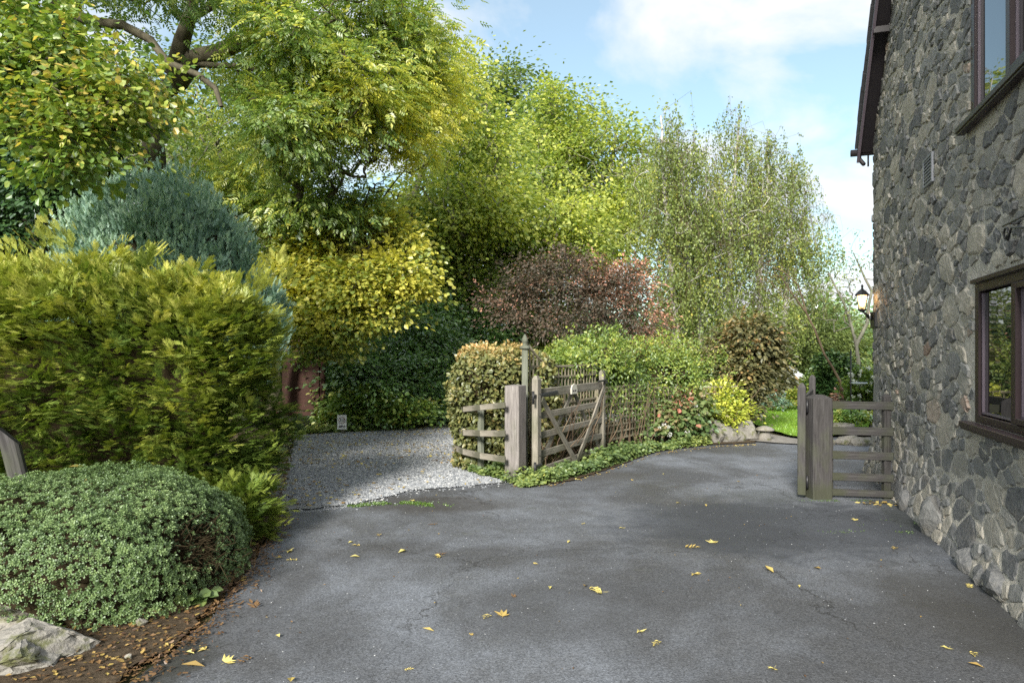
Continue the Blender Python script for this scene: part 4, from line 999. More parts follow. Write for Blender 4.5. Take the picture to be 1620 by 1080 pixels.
# speed sign
sg = empty('speed_sign', W(541, 685, 13.6), 'small white ten miles per hour sign at the far gravel edge', 'sign'); sc_ = W(541, 667.5, 13.6)
bd = board('sign_board', (sc_.x, 13.6, sc_.z-.145), (sc_.x, 13.6, sc_.z+.145), .185, .012, M['white'], sg, upv=(1, 0, 0), bev=.002, wob=0)
post('stake', (sc_.x+.015, 13.63, -.02), .06, .03, .2, 0, M['wood'], sg)
def text(s_, loc, size, mat, parent, rot=(R(90), 0, 0)):
    cu = bpy.data.curves.new('lettering', 'FONT'); cu.body = s_; cu.size = size; cu.align_x = 'CENTER'; cu.align_y = 'CENTER'; cu.extrude = .001; cu.offset = .0015
    tmp = bpy.data.objects.new('tmp', cu); me = bpy.data.meshes.new_from_object(tmp); bpy.data.objects.remove(tmp)
    me.name = 'lettering'; from_e = Matrix.Translation(Vector(loc)) @ __import__('mathutils').Euler(rot).to_matrix().to_4x4()
    return link('lettering', me, mat, parent, from_e)
text('10', (sc_.x, 13.592, sc_.z+.035), .085, M['ink'], bd); text('MPH', (sc_.x, 13.592, sc_.z-.09), .062, M['ink'], bd)
V, Fc = [], []
for k in range(32):
    a_ = 2*math.pi*k/32
    for rr_ in (.056, .068): V.append((sc_.x+rr_*math.cos(a_), 13.5915, sc_.z+.037+rr_*math.sin(a_)))
for k in range(32): j = (k+1) % 32; Fc.append((2*k, 2*k+1, 2*j+1, 2*j))
link('ring', mesh_py('ring', V, Fc), M['red_ink'], bd)

# ================================================================== STONES
rk = [(W(40, 1060, 3.6), (.36, .26, .13), 1, .25, 'large pale grey boulder with moss in the bottom left corner', .6), (W(-12, 1000, 3.95), (.30, .22, .16), 2, .1, 'flat tan slab stone resting behind the pale boulder', .95),
      (W(30, 1075, 3.5), (.25, .2, .10), 3, -.2, 'low split stone below the flat slab', .3)]
for c_, rr_, sd, rot, lab, tn in rk:
    o = rock('boulder', (c_.x, c_.y, max(.04, rr_[2]*.55)), rr_, sd+70, M['rock'], None, 4, tint=tn, rot=rot, cuts=9); tag(o, lab, 'rock', 'boulders at the bed corner')
for i, (px, py, a, b, c_, lab) in enumerate(((1131, 700, .26, .2, .30, 'leftmost grey edging rock, under the hydrangea end'), (1157, 699, .30, .22, .28, 'middle grey edging rock below the yellow bush'), (1186, 697, .26, .2, .24, 'grey edging rock nearest the staddle stone'))):
    p = G(px, py); tag(rock('edging_rock', (p.x, p.y+.1, .12), (a, b, c_), 80+i, M['rock'], None, 3, tint=.3, rot=.2*i), lab, 'rock', 'rocks edging the hedge bed')
p = G(1210, 697); st = empty('staddle_stone', p, 'small mushroom-shaped staddle stone at the corner of the lawn', 'staddle stone')
lathe('leg', [(.125, 0), (.115, .08), (.085, .16), (.08, .19)], p, M['rock'], st, 14, .03, 1, .6); lathe('cap', [(.07, .188), (.165, .192), (.17, .215), (.12, .25), (.05, .272), (.01, .278)], p, M['rock'], st, 18, .03, 2, .9)
for i, (px, py, sz) in enumerate(((1345, 702, .16), (1362, 704, .14), (1332, 703, .10), (1376, 703, .12), (1308, 703, .12))):
    p = G(px, py); tag(rock('border_stone', (p.x, p.y, sz*.35), (sz*1.4, sz, sz*.8), 90+i, M['rock'], None, 2, tint=.8), ('pale rough border stone under the planter bowl, second from the wall end', 'largest gap border stone just right of the planter bowl', 'small border stone left of the planter bowl', 'border stone closest to the house wall beyond the rails', 'border stone just right of the dark gate post')[i], 'rock', 'stones edging the border beyond the fence')
p = W(1340, 688, 13.4); tr_ = lathe('stone_trough', [(.24, 0), (.27, .18), (.25, .19), (.21, .16)], (p.x, p.y+.3, .02), M['rock'], None, 12, .03, 3, .8); tag(tr_, 'pale stone planter bowl beyond the upper rail gap', 'planter')
p = G(330, 985); 
for i, (px, py, sz, tn) in enumerate(((222, 992, .035, 1), (310, 955, .02, .8), (204, 1046, .02, 1), (440, 770, .03, .5))):
    p = G(px, py); tag(rock('pebble_stone', (p.x, p.y, .02+sz*.4), (sz*1.2, sz, sz*.8), 100+i, M['rock'], None, 2, tint=tn), ('tan stone at the foot of the clipped mound', 'small tan stone beside the dark leaves by the mound', 'small pale stone among yellow leaves near the boulder', 'grey stone at the juniper foot by the gravel')[i], 'stone')
#@@PLANTS
# ================================================================== PLANTS
def boughs(name, c, nr, n_per, L, size, T, mat, parent, seed, lift=.15, lat=.6, flat=True, tint=(.35, .12), tipt=.35, tt_extra=None, spread=.6, wid=.35, hang=.15):
    """feathery branches: each bough carries fronds left and right of its axis, paler at the tip"""
    r = np.random.default_rng(seed); K = len(c)
    d = nr+r.normal(0, lat, (K, 3))*np.array([1, 1, .35]); d[:, 2] = d[:, 2]*.6+lift+r.normal(0, .12, K); d = nrm(d)
    Lk = L*r.uniform(.6, 1.3, K); t_ = r.uniform(0, 1, (K, n_per))
    side = nrm(np.cross(d, np.array([0, 0, 1.])+.2*r.normal(size=(K, 3)))); upv = nrm(np.cross(side, d))
    s_ = r.choice([-1, 1], (K, n_per)); a = spread*r.uniform(.2, 1.3, (K, n_per))*(1.1-t_*.7)
    off = s_*wid*Lk[:, None]*(1-t_)*r.uniform(0, 1, (K, n_per))
    pos = c[:, None]-d[:, None]*(Lk*.45)[:, None, None]+d[:, None]*(t_*Lk[:, None])[..., None]+side[:, None]*off[..., None]
    pos[:, :, 2] -= hang*Lk[:, None]*t_**2; pos += upv[:, None]*r.normal(0, .035*L/.4, (K, n_per))[..., None]
    fd = d[:, None]*np.cos(a)[..., None]+side[:, None]*(s_*np.sin(a))[..., None]+r.normal(0, .12, (K, n_per, 3))
    if flat: up = np.broadcast_to(upv[:, None]+0, fd.shape)+r.normal(0, .25, fd.shape)
    else: up = nr[:, None]*.8+r.normal(0, .6, fd.shape)
    sz = size*(1.15-.55*t_)*r.uniform(.7, 1.2, t_.shape)
    tt = tint[0]+r.normal(0, tint[1], K)[:, None]+tipt*(t_-.5)
    P_ = pos.reshape(-1, 3)
    if tt_extra is not None: tt = tt+tt_extra(P_).reshape(tt.shape)
    keep = P_[:, 2] > .03
    return scatter(name, T, P_[keep], fd.reshape(-1, 3)[keep], up.reshape(-1, 3)[keep], sz.ravel()[keep], tt.ravel()[keep], M[mat], parent, jit=.07, seed=seed)
# ---- golden juniper hedge
jc, jr = (-4.12, 6.72, 1.16), (1.78, .86, 1.22)
jn = empty('juniper_hedge', (jc[0], jc[1], 0), 'huge golden green juniper with feathery sprays beside the gravel', 'hedge')
core('inner_hull', jc, jr, 4, .16, 1.9, 5, .62, M['deadwood'], jn)
pt, nr_, dp = box_surface(jc, jr, 4, 1750, 5, .16, 1.9, .34, (.2, 1.2, 1.4, .2, 1, 0)); 
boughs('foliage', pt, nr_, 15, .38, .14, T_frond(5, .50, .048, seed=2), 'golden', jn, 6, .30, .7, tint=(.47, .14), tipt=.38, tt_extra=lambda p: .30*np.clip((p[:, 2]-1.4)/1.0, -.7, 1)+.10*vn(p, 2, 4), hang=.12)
tops = np.array([W(x, y, Y) for x, y, Y in ((92, 372, 6.3), (105, 385, 6.4), (70, 380, 6.2), (60, 400, 6.2), (30, 405, 6.2), (130, 395, 6.4), (440, 425, 6.9), (425, 432, 6.7), (455, 440, 7.0), (395, 440, 6.4), (10, 420, 6.2), (180, 402, 6.5), (230, 405, 6.5))])
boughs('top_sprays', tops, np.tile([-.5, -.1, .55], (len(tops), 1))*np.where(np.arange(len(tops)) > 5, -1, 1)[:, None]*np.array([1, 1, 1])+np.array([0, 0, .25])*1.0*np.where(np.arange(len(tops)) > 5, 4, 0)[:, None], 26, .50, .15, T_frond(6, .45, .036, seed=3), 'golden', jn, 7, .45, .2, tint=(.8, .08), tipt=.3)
pt, nr_, dp = box_surface((-2.42, 5.98, .25), (.30, .28, .30), 2.5, 90, 15, .05, 3, .12); boughs('low_sprays', pt, nr_, 17, .30, .12, T_frond(6, .45, .04, seed=2), 'golden', jn, 16, .2, .5, tint=(.42, .1), tipt=.3)
# ---- blue conifer
bc = empty('blue_conifer', (-4.75, 9.3, 0), 'blue-green feathery conifer dome rising behind the golden juniper', 'conifer')
core('inner_hull', (-4.75, 9.3, 1.9), (1.35, 1.1, 1.75), 2.2, .1, 2, 8, .18, M['deadwood'], bc, 10)
pt, nr_, dp = box_surface((-4.75, 9.2, 2.1), (1.40, 1.1, 1.85), 2.05, 2100, 8, .22, 3.0, .2, (1, 1, 1.5, .3, 1.4, 0)); k_ = pt[:, 2] > 1.2; pt, nr_ = pt[k_], nr_[k_]
boughs('foliage', pt, nr_*.55+np.array([0, 0, .75]), 11, .38, .125, T_frond(4, .38, .06, seed=5), 'blue', bc, 9, .95, .26, False, (.62, .14), .45, lambda p: .08*vn(p, 3, 9), .5, .3, .0)
pt, nr_, dp = box_surface((-3.2, 8.5, 1.95), (.40, .35, .55), 2.3, 90, 12, .06, 3, .12, (0, 1, 1, 0, 1, 0)); boughs('foliage', pt, nr_*.6+np.array([0, 0, .6]), 11, .28, .12, T_frond(5, .36, .05, seed=5), 'blue', bc, 10, .8, .25, False, (.45, .14), .4)
# ---- clipped mound
hc, hr = (-3.02, 4.78, .10), (1.08, 1.0, .66)
hb = empty('clipped_mound', (hc[0], hc[1], 0), 'low grey-green clipped shrub mound with tiny leaves in front of the juniper', 'shrub')
core('inner_hull', hc, hr, 2.6, .03, 3, 15, .15, M['deadwood'], hb, 16)
pt, nr_, dp = box_surface(hc, hr, 2.6, 25000, 15, .03, 3, .05, (1, 1, 1, .6, 1, 0))
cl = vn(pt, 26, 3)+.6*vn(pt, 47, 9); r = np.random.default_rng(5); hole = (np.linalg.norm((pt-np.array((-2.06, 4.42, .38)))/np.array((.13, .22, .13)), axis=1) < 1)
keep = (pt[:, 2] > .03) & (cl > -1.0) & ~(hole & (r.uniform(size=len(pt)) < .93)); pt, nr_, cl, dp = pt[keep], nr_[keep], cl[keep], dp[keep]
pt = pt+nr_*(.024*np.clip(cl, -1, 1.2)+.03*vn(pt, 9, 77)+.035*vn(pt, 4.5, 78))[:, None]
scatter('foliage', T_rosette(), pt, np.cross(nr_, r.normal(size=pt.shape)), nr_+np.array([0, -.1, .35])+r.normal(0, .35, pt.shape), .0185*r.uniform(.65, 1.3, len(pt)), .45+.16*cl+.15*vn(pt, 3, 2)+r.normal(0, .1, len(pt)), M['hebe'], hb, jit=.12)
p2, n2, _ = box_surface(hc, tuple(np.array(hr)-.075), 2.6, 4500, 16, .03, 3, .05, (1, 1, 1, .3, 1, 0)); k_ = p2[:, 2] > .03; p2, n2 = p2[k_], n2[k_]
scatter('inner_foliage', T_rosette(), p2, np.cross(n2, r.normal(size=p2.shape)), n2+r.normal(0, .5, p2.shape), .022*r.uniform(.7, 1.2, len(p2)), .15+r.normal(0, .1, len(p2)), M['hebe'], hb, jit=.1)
st_ = box_surface(hc, tuple(np.array(hr)-.03), 2.6, 1500, 17, .03, 3, .03, (1, 1, 1, .3, 1, 0)); E = [(a-n*.14+r.normal(0, .02, 3), a+r.normal(0, .01, 3), .003, .0015) for a, n in zip(st_[0], st_[1]) if a[2] > .12]
V, Fa = tubes(E, 4); tag(link('inner_stems', mesh_np('inner_stems', V, Fa), M['deadwood'], hb), kind='stuff')
q = np.array((-2.06, 4.46, .30)); E = []
for i in range(260):
    a = q+r.normal(0, 1, 3)*np.array((.10, .13, .09)); d = nrm(np.array((.7, -.5, .3))+r.normal(0, .5, 3)); E.append((a, a+d*r.uniform(.05, .14), .0035, .002))
V, Fa = tubes(E, 4); tag(link('bare_stems', mesh_np('bare_stems', V, Fa), M['deadwood'], hb), kind='stuff')

# ---- foliage helper for bushes
def bush(name, label, cat, base, blobs, n, m, cr, T, size, mat, seed, group=None, tint=(.45, .15, .1), tfun=None, stems=None, corer=None, **k):
    b = [( [tuple(base)] and ([tuple(np.array(base)), tuple(np.array(base)*.4+blobs[0][0]*.6)], stems or .03, .015) )]
    o = tree(name, label, cat, base, b, blobs, n, m, cr, T, size, mat, seed, group, tint, rtip=.004, tfun=tfun, every=max(1, n//45), shoots=k.pop('shoots', n//5), crown='foliage', trunk='stem', **k)
    return o
def hedge_leaves(parent, c, rad, p, n, seed, T, size, mat, tint, bumps=.07, bf=2.5, depth=.16, faces=(1, 1, 1, 1, 1, 0), tfun=None, out=.5, cored=True, name='foliage', shrink=.2, droop=.3):
    r = np.random.default_rng(seed)
    if cored: core('inner_hull', c, rad, p, bumps, bf, seed, shrink, M['deadwood'], parent, 8)
    pt, nr_, dp = box_surface(c, rad, p, n, seed, bumps, bf, depth, faces); k = pt[:, 2] > .02; pt, nr_ = pt[k], nr_[k]
    cl = vn(pt, 11, seed+1); pt = pt+nr_*(.04*cl)[:, None]
    d = nr_*out+r.normal(0, .7, pt.shape)-np.array([0, 0, droop]); up = nr_*.8+np.array([0, 0, .6])+r.normal(0, .4, pt.shape)
    tt = tint+.12*cl+r.normal(0, .12, len(pt))+.1*vn(pt, 1.6, seed)
    if tfun is not None: tt = tfun(pt, tt, r)
    return scatter(name, T, pt, d, up, size*r.uniform(.65, 1.25, len(pt)), tt, M[mat], parent, seed=seed)

# ---- beech hedge
bh = empty('beech_hedge', (-.25, 10.5, 0), 'clipped beech hedge turning brown behind the curved rail fence', 'hedge')
hedge_leaves(bh, (-.28, 10.75, .80), (.56, 1.55, .93), 4.5, 16000, 31, T_oval(), .062, 'beech', .50, .09, 2.6, .18, (1, .6, 1.6, .1, 1, 0), lambda p, t_, r: t_+.45*np.clip((p[:, 2]-1.3)/.4, 0, 1)-.08+.16*vn(p, 2.2, 8))
hedge_leaves(bh, (.35, 10.35, .75), (.30, 1.1, .88), 4, 3500, 32, T_oval(), .075, 'beech', .45, .05, 2.2, .16, (0, 1, 1, 0, 1, 0), cored=False)
# ---- climbers over the trellis
cb_ = empty('climber_hedge', (1.8, 12.2, 0), 'loose yellow green climbers billowing over the trellis panels', 'hedge')
for i, (c, rad, n, tn) in enumerate((((1.35, 11.9, 1.42), (.75, .8, .36), 4600, .5), ((.85, 10.9, 1.50), (.42, .5, .22), 1800, .5), ((1.5, 12.4, 1.75), (.5, .45, .28), 1800, .35), ((2.9, 13.3, 1.62), (.4, .4, .24), 1300, .6), ((4.1, 14.1, 1.5), (.35, .4, .28), 1200, .45), ((2.6, 13.0, 1.25), (.95, .65, .45), 6000, .55), ((3.9, 13.9, 1.20), (.9, .6, .42), 5000, .5),
                                ((1.9, 12.6, .8), (.9, .55, .85), 3500, .2), ((3.3, 13.7, .75), (1.2, .4, .7), 3500, .2), ((.95, 11.6, .8), (.6, .6, .8), 2200, .25))):
    hedge_leaves(cb_, c, rad, 2.6, n, 40+i, T_oval(.26), .060, 'climber', tn, .24, 3.6, .26, cored=i in (0, 5), shrink=.3, out=.6)
E = []; shl = []; r = np.random.default_rng(44)
for i in range(90):
    t_ = r.uniform(0, 1); j = r.integers(0, 3); a = np.array(tp[j].lerp(tp[j+1], t_)); a = a+np.array((r.normal(0, .05)+.05, -.06-r.uniform(0, .12), .02)); prev = a; d = nrm(np.array((r.normal(0, .35)+.15, r.normal(0, .12), 1.)))
    L_ = r.uniform(.5, 1.4); n_ = 6
    for k in range(n_):
        q = prev+d*L_/n_; E.append((prev, q, .010*(1-k/8), .009*(1-k/8))); prev = q; d = nrm(d+r.normal(0, .16, 3))
for i in range(150):      # loose arching shoots on top
    c, rad = (((1.35, 11.9, 1.6), (.75, .8, .2)), ((2.6, 13.0, 1.55), (.95, .65, .2)), ((3.9, 13.9, 1.45), (.9, .6, .2)))[i % 3]; a = np.array(c)+r.uniform(-1, 1, 3)*np.array(rad); d = nrm(np.array((r.normal(0, .5), -.4+r.normal(0, .3), 1.))); L_ = r.uniform(.15, .5); prev = a
    for k in range(4):
        q = prev+d*L_/4; E.append((prev, q, .004, .003)); shl.append(q+r.normal(0, .02, (5, 3))); prev = q; d = nrm(d+np.array((0, 0, -.25))+r.normal(0, .12, 3))
shl = np.concatenate(shl); scatter('shoot_leaves', T_oval(.3), shl, r.normal(size=shl.shape), r.normal(0, .6, shl.shape)+np.array([0, -.4, .7]), .05*r.uniform(.6, 1.3, len(shl)), .5+r.normal(0, .15, len(shl)), M['climber'], cb_)
V, Fa = tubes(E, 5); tag(link('stems', mesh_np('stems', V, Fa, smooth=True), M['twig'], cb_), kind='stuff')
# ragged leaf shoots among them
pos = []
for i in range(2800):
    j = r.integers(0, 3); a = np.array(tp[j].lerp(tp[j+1], r.uniform(0, 1))); pos.append(a+np.array((r.normal(0, .06), -.12-abs(r.normal(0, .08)), r.uniform(.15, 1.3)**1.0)))
pos = np.array(pos); pos = pos[(vn(pos, 2.6, 12) > .0) & ((pos[:, 0] > 1.1) | (pos[:, 2] > 1.25)) & (pos[:, 2] > .55)]
scatter('loose_leaves', T_oval(.3), pos, r.normal(size=pos.shape)-np.array([0, 0, .6]), r.normal(0, .6, pos.shape)+np.array([0, -.6, .5]), .052*r.uniform(.6, 1.2, len(pos)), .4+.2*vn(pos, 4, 3)+r.normal(0, .1, len(pos)), M['climber'], cb_)

# ---- ivy and ground cover
def cover(name, label, pp, n, w, h, mat, size, seed, tint=.45, T=None, cat='ground cover'):
    r = np.random.default_rng(seed); Q = []
    for a, b in zip(pp[:-1], pp[1:]):
        a, b = np.array(a[:2]), np.array(b[:2]); k = max(1, int(n*np.linalg.norm(b-a))); nn_ = np.array([-(b-a)[1], (b-a)[0]])/np.linalg.norm(b-a)
        Q.append(a+(b-a)*r.uniform(0, 1, (k, 1))+nn_*np.abs(r.normal(0, w, (k, 1))))
    Q = np.concatenate(Q); k = len(Q); hh = h*(.5+.5*np.clip(vn(np.c_[Q, np.zeros(k)], 5, seed), -1, 1)); pos = np.c_[Q, .02+r.uniform(0, 1, k)*np.maximum(hh, .03)]
    d = r.normal(0, 1, (k, 3)); d[:, 2] = d[:, 2]*.3-.1; up = np.tile([0, -.35, 1.], (k, 1))+r.normal(0, .35, (k, 3))
    return tag(scatter(name, T or T_oval(.42), pos, d, up, size*r.uniform(.6, 1.3, k), tint+.2*vn(pos, 3, seed)+r.normal(0, .12, k), M[mat], kind='stuff', seed=seed), label, cat)
cover('ground_ivy', 'green ivy leaves spreading along the foot of the open gate', [G(830, 772), G(880, 764), G(955, 743)], 2600, .17, .17, 'mid', .046, 51, .30)
cover('ground_ivy', 'low ivy and weeds between the tarmac edge and the trellis', [G(955, 743), G(1040, 714), G(1125, 704)], 1700, .22, .22, 'mid', .055, 52, .45)
cover('weeds', 'weeds at the foot of the curved rail fence', [G(728, 741), G(765, 755), G(798, 762)], 900, .18, .18, 'mid', .06, 53, .45)
cover('weeds', 'leafy weeds below the brown panel at the gravel edge', [G(462, 690), G(520, 686), G(640, 680)], 420, .3, .2, 'mid', .09, 54, .6)
cover('leaf_plant', 'small dark leafy plant on the soil by the clipped mound', [G(290, 968), G(345, 955)], 130, .05, .12, 'mid', .075, 55, .35, T_oval(.4))
cover('leaf_plant', 'small leafy sprigs beside the boulders under the mound', [G(70, 985), G(90, 1005)], 60, .05, .06, 'mid', .06, 56, .25)
# ---- laurel and ivy bank behind the gravel
lb = [blob(600, 610, 95, 75, 15.6), blob(690, 600, 70, 85, 16.2), blob(545, 600, 45, 70, 15.6), blob(640, 520, 85, 60, 16.8), blob(740, 560, 70, 110, 18.5), blob(600, 655, 90, 32, 14.9, .5)]
bush('laurel_bank', 'dark evergreen laurel and ivy bank behind the gravel yard', 'shrub', (-2.4, 16.2, 0), lb, 560, 56, .42, T_oval(.28), .12, 'dark', 61, tint=(.42, .17, .12), shell=.4,
     tfun=lambda p, t_, r: t_+.35*np.clip((1.0-p[:, 2])/1.2, 0, 1)*(vn(p, 1.4, 3) > -.2))
b2 = [blob(575, 645, 55, 26, 14.6, .35), blob(640, 655, 45, 22, 14.5, .35)]
bush('spreading_shrub', 'pale green low shrub by the speed sign under the dark laurel', 'shrub', (-2.9, 14.7, 0), b2, 110, 45, .25, T_oval(.34), .095, 'hazel', 62, tint=(.45, .15, .1))
# ---- yellow hazel in the middle
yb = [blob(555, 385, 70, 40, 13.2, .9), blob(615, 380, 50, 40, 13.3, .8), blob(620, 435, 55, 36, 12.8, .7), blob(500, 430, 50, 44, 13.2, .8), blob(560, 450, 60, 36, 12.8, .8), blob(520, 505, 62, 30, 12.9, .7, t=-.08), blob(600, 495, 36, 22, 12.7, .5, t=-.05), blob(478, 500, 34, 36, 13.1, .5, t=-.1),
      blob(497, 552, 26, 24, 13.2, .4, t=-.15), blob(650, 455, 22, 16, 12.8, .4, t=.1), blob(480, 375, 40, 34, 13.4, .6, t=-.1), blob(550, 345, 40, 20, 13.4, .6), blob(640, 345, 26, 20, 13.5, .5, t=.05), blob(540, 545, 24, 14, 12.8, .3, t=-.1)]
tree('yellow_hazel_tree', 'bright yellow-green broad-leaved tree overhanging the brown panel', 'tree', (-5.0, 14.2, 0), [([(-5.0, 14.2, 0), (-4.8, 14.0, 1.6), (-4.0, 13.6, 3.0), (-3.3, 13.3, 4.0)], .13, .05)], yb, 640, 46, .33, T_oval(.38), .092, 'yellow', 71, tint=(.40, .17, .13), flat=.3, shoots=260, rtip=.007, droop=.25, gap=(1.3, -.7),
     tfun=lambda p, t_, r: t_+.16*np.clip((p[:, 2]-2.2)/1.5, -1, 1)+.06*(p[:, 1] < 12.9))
# ---- the two ash trees at the left
ab1 = [blob(475, 60, 85, 75, 11.0, 1.0, t=-.02), blob(580, 30, 90, 70, 11.8, 1.1, t=.05), blob(655, 70, 55, 80, 12.6, .9, t=.12), blob(560, 150, 100, 65, 11.6, 1.1, t=.04), blob(662, 165, 46, 60, 12.8, .8, t=.24), blob(635, 240, 50, 42, 12.6, .7, t=.26),
       blob(455, 200, 75, 55, 11.2, .9, t=-.06), blob(545, 262, 75, 45, 12.0, .9, t=-.12), blob(480, 325, 70, 36, 12.6, .8, t=-.08), blob(375, 285, 50, 32, 12.5, .7, t=-.05), blob(330, -110, 160, 60, 11.5, 1.2, .5), blob(560, -90, 130, 60, 12.5, 1.2, .6),
       blob(612, 305, 32, 28, 12.4, .5, t=.24), blob(580, 205, 55, 60, 12.2, .7, t=.14), blob(420, 10, 60, 34, 11.4, .6, t=.08), blob(692, 120, 22, 40, 13, .4, t=.2), blob(410, 130, 40, 40, 12.6, .6), blob(455, 350, 50, 34, 13, .7, t=-.1), blob(560, 330, 60, 30, 13, .7), blob(330, 320, 36, 26, 13, .6, t=-.1)]
ta = np.array(W(240, 150, 12.6)); 
tree('ash_tree', 'big ash with yellow tips spreading over the gravel yard', 'tree', (-6.9, 13.0, 0),
     [([(-6.9, 13.0, 0), (-6.75, 12.9, 2.5), (-6.6, 12.8, 4.6), tuple(W(240, 150, 12.6)), tuple(W(300, 95, 12.3)), tuple(W(375, 62, 12.0)), tuple(W(450, 20, 11.6))], .30, .12),
      ([tuple(W(275, 120, 12.4)), tuple(W(290, 70, 12.2)), tuple(W(300, 30, 12.0)), tuple(W(315, -60, 12.0))], .17, .07),
      ([tuple(W(300, 30, 12.0)), tuple(W(345, 5, 11.9)), tuple(W(400, -60, 11.9))], .08, .05), ([tuple(W(295, 40, 12.0)), tuple(W(270, 5, 11.8)), tuple(W(250, -30, 11.8))], .05, .03),
      ([tuple(W(300, 100, 12.3)), tuple(W(370, 105, 12.0)), tuple(W(410, 115, 11.8)), tuple(W(470, 160, 11.6))], .06, .02)],
     ab1, 900, 28, .38, T_pinnate(3, .08, .36), .215, 'ash', 81, tint=(.52, .13, .10), flat=.42, droop=.45, rtip=.008, shell=.45, gap=(1.0, -.5), tfun=lambda p, t_, r: t_+.13*vn(p, .8, 6))
ab2 = [blob(60, 30, 110, 60, 9.5, 1.0, t=-.1), blob(200, -60, 160, 70, 10.0, 1.4), blob(10, -120, 150, 100, 10, 1.5), blob(330, -40, 60, 40, 10.2, .7)]
tree('ash_tree', 'ivy-wrapped ash trunk at the far left sending a long bare limb across', 'tree', (-7.3, 10.6, 0),
     [([(-7.3, 10.6, 0), (-7.2, 10.5, 2.5), tuple(W(85, 130, 10.4)), tuple(W(95, 60, 10.3)), tuple(W(110, -10, 10.3)), tuple(W(120, -120, 10.3))], .30, .20),
      ([tuple(W(95, 50, 10.3)), tuple(W(125, 30, 10.0)), tuple(W(190, 38, 9.8)), tuple(W(238, 62, 9.7)), tuple(W(265, 100, 9.6)), tuple(W(310, 118, 9.5)), tuple(W(338, 140, 9.4)), tuple(W(350, 168, 9.4))], .085, .028),
      ([tuple(W(90, 40, 10.3)), tuple(W(40, 10, 10.0)), tuple(W(-30, 25, 9.6))], .07, .04), ([tuple(W(60, 18, 10.1)), tuple(W(40, -10, 10.)), tuple(W(20, -60, 9.8))], .05, .03)],
     ab2, 110, 24, .42, T_pinnate(4, .07, .34), .22, 'ash', 82, tint=(.36, .15, .12), rtip=.006, wob=.2)
# ivy on the trunks
iv = [blob(32, 300, 45, 130, 10.7, .55), blob(15, 420, 60, 80, 10.4, .6), blob(20, 200, 30, 60, 10.8, .45)]
bush('climbing_ivy', 'dark ivy column on the trunk at the far left edge', 'ivy', (-7.9, 10.8, 0), iv, 330, 42, .27, T_oval(.42), .085, 'ivy', 83, tint=(.45, .2, .12), droop=.8)
iv = [blob(80, 300, 36, 55, 10.2, .4), blob(85, 240, 30, 40, 10.3, .4), blob(112, 330, 42, 70, 11.4, .5), blob(130, 250, 35, 50, 11.6, .5), blob(150, 400, 60, 50, 11.2, .5), blob(135, 200, 45, 30, 11.7, .5)]
bush('climbing_ivy', 'dark ivy on the second trunk just left of the blue conifer', 'ivy', (-7.0, 11.6, 0), iv, 360, 42, .27, T_oval(.42), .085, 'ivy', 84, tint=(.4, .2, .12), droop=.8)
# ---- close hazel branches at the top left
hz = [blob(20, 20, 60, 50, 7.1, .5), blob(110, 70, 50, 25, 6.9, .4), blob(60, 110, 80, 40, 6.9, .5), blob(140, 170, 75, 40, 6.8, .5), blob(60, 190, 70, 45, 6.9, .5), blob(190, 120, 50, 32, 6.8, .4, t=.15), blob(120, 235, 62, 35, 6.7, .4), blob(215, 165, 26, 30, 6.7, .3, t=.15), blob(90, 262, 32, 22, 6.7, .3, t=-.1), blob(10, 80, 50, 60, 6.9, .5)]
tree('hazel_tree', 'close hazel boughs with large round yellow-green leaves, top left', 'tree', (-6.6, 7.3, 0),
     [([(-6.6, 7.3, 0), (-6.4, 7.2, 2.4), (-6.0, 7.1, 3.9), tuple(W(20, 60, 7.0))], .10, .05), ([tuple(W(-60, 90, 7.1)), tuple(W(60, 85, 6.9)), tuple(W(140, 130, 6.8)), tuple(W(185, 155, 6.7))], .03, .012)],
     hz, 300, 26, .30, T_oval(.43, .05), .072, 'hazel', 91, shoots=110, tint=(.48, .18, .15), rtip=.0045, flat=.35, droop=.45, rmax=.03)

# ---- background trees
def bg(lab, base, path, blobs, n, m, cr, size, mat, seed, tint, name='background_tree', bm_='bark_grey', T=None, **k):
    return tree(name, lab, 'tree', base, path, blobs, n, int(m*.85), cr, T or T_rhomb(.33), size*1.04, mat, seed, 'trees beyond the gravel yard', tint, gap=(.75, -.85), rtip=k.pop('rtip', .012), barkmat=bm_, **k)
b = W(625, 560, 18); 
bg('pale forked trunk tree with thin yellow-green leaves behind the yard', (b.x+.1, 18, 0), [([(b.x+.5, 18, 0), tuple(W(640, 420, 18)), tuple(W(628, 350, 18)), tuple(W(600, 315, 18))], .17, .07), ([tuple(W(630, 355, 18)), tuple(W(655, 300, 18)), tuple(W(690, 225, 18)), tuple(W(730, 190, 18))], .11, .04), ([tuple(W(688, 235, 18)), tuple(W(682, 180, 18))], .07, .03)],
   [blob(720, 150, 55, 70, 18, 1.2, t=.15), blob(750, 240, 75, 80, 18.5, 1.3), blob(690, 320, 80, 60, 17.8, 1.2), blob(640, 395, 60, 40, 17.5, 1), blob(770, 330, 70, 60, 18, 1.2, t=.05)], 420, 60, .55, .12, 'ash_far', 101, (.50, .16, .1))
bg('lime green spreading tree in the middle of the tree line', (.3, 20.5, 0), [([(.3, 20.5, 0), (.2, 20.5, 3), tuple(W(815, 300, 20.5))], .18, .07)],
   [blob(800, 360, 85, 50, 19.8, 1.4, t=.12), blob(870, 350, 75, 48, 19.5, 1.3, t=.18), blob(760, 420, 80, 60, 20, 1.4), blob(840, 420, 100, 45, 19.8, 1.3), blob(930, 390, 55, 40, 19.8, 1.1, t=.1), blob(700, 400, 50, 60, 19.5, 1.2, t=-.1)], 480, 62, .55, .12, 'ash_far', 102, (.38, .15, .1))
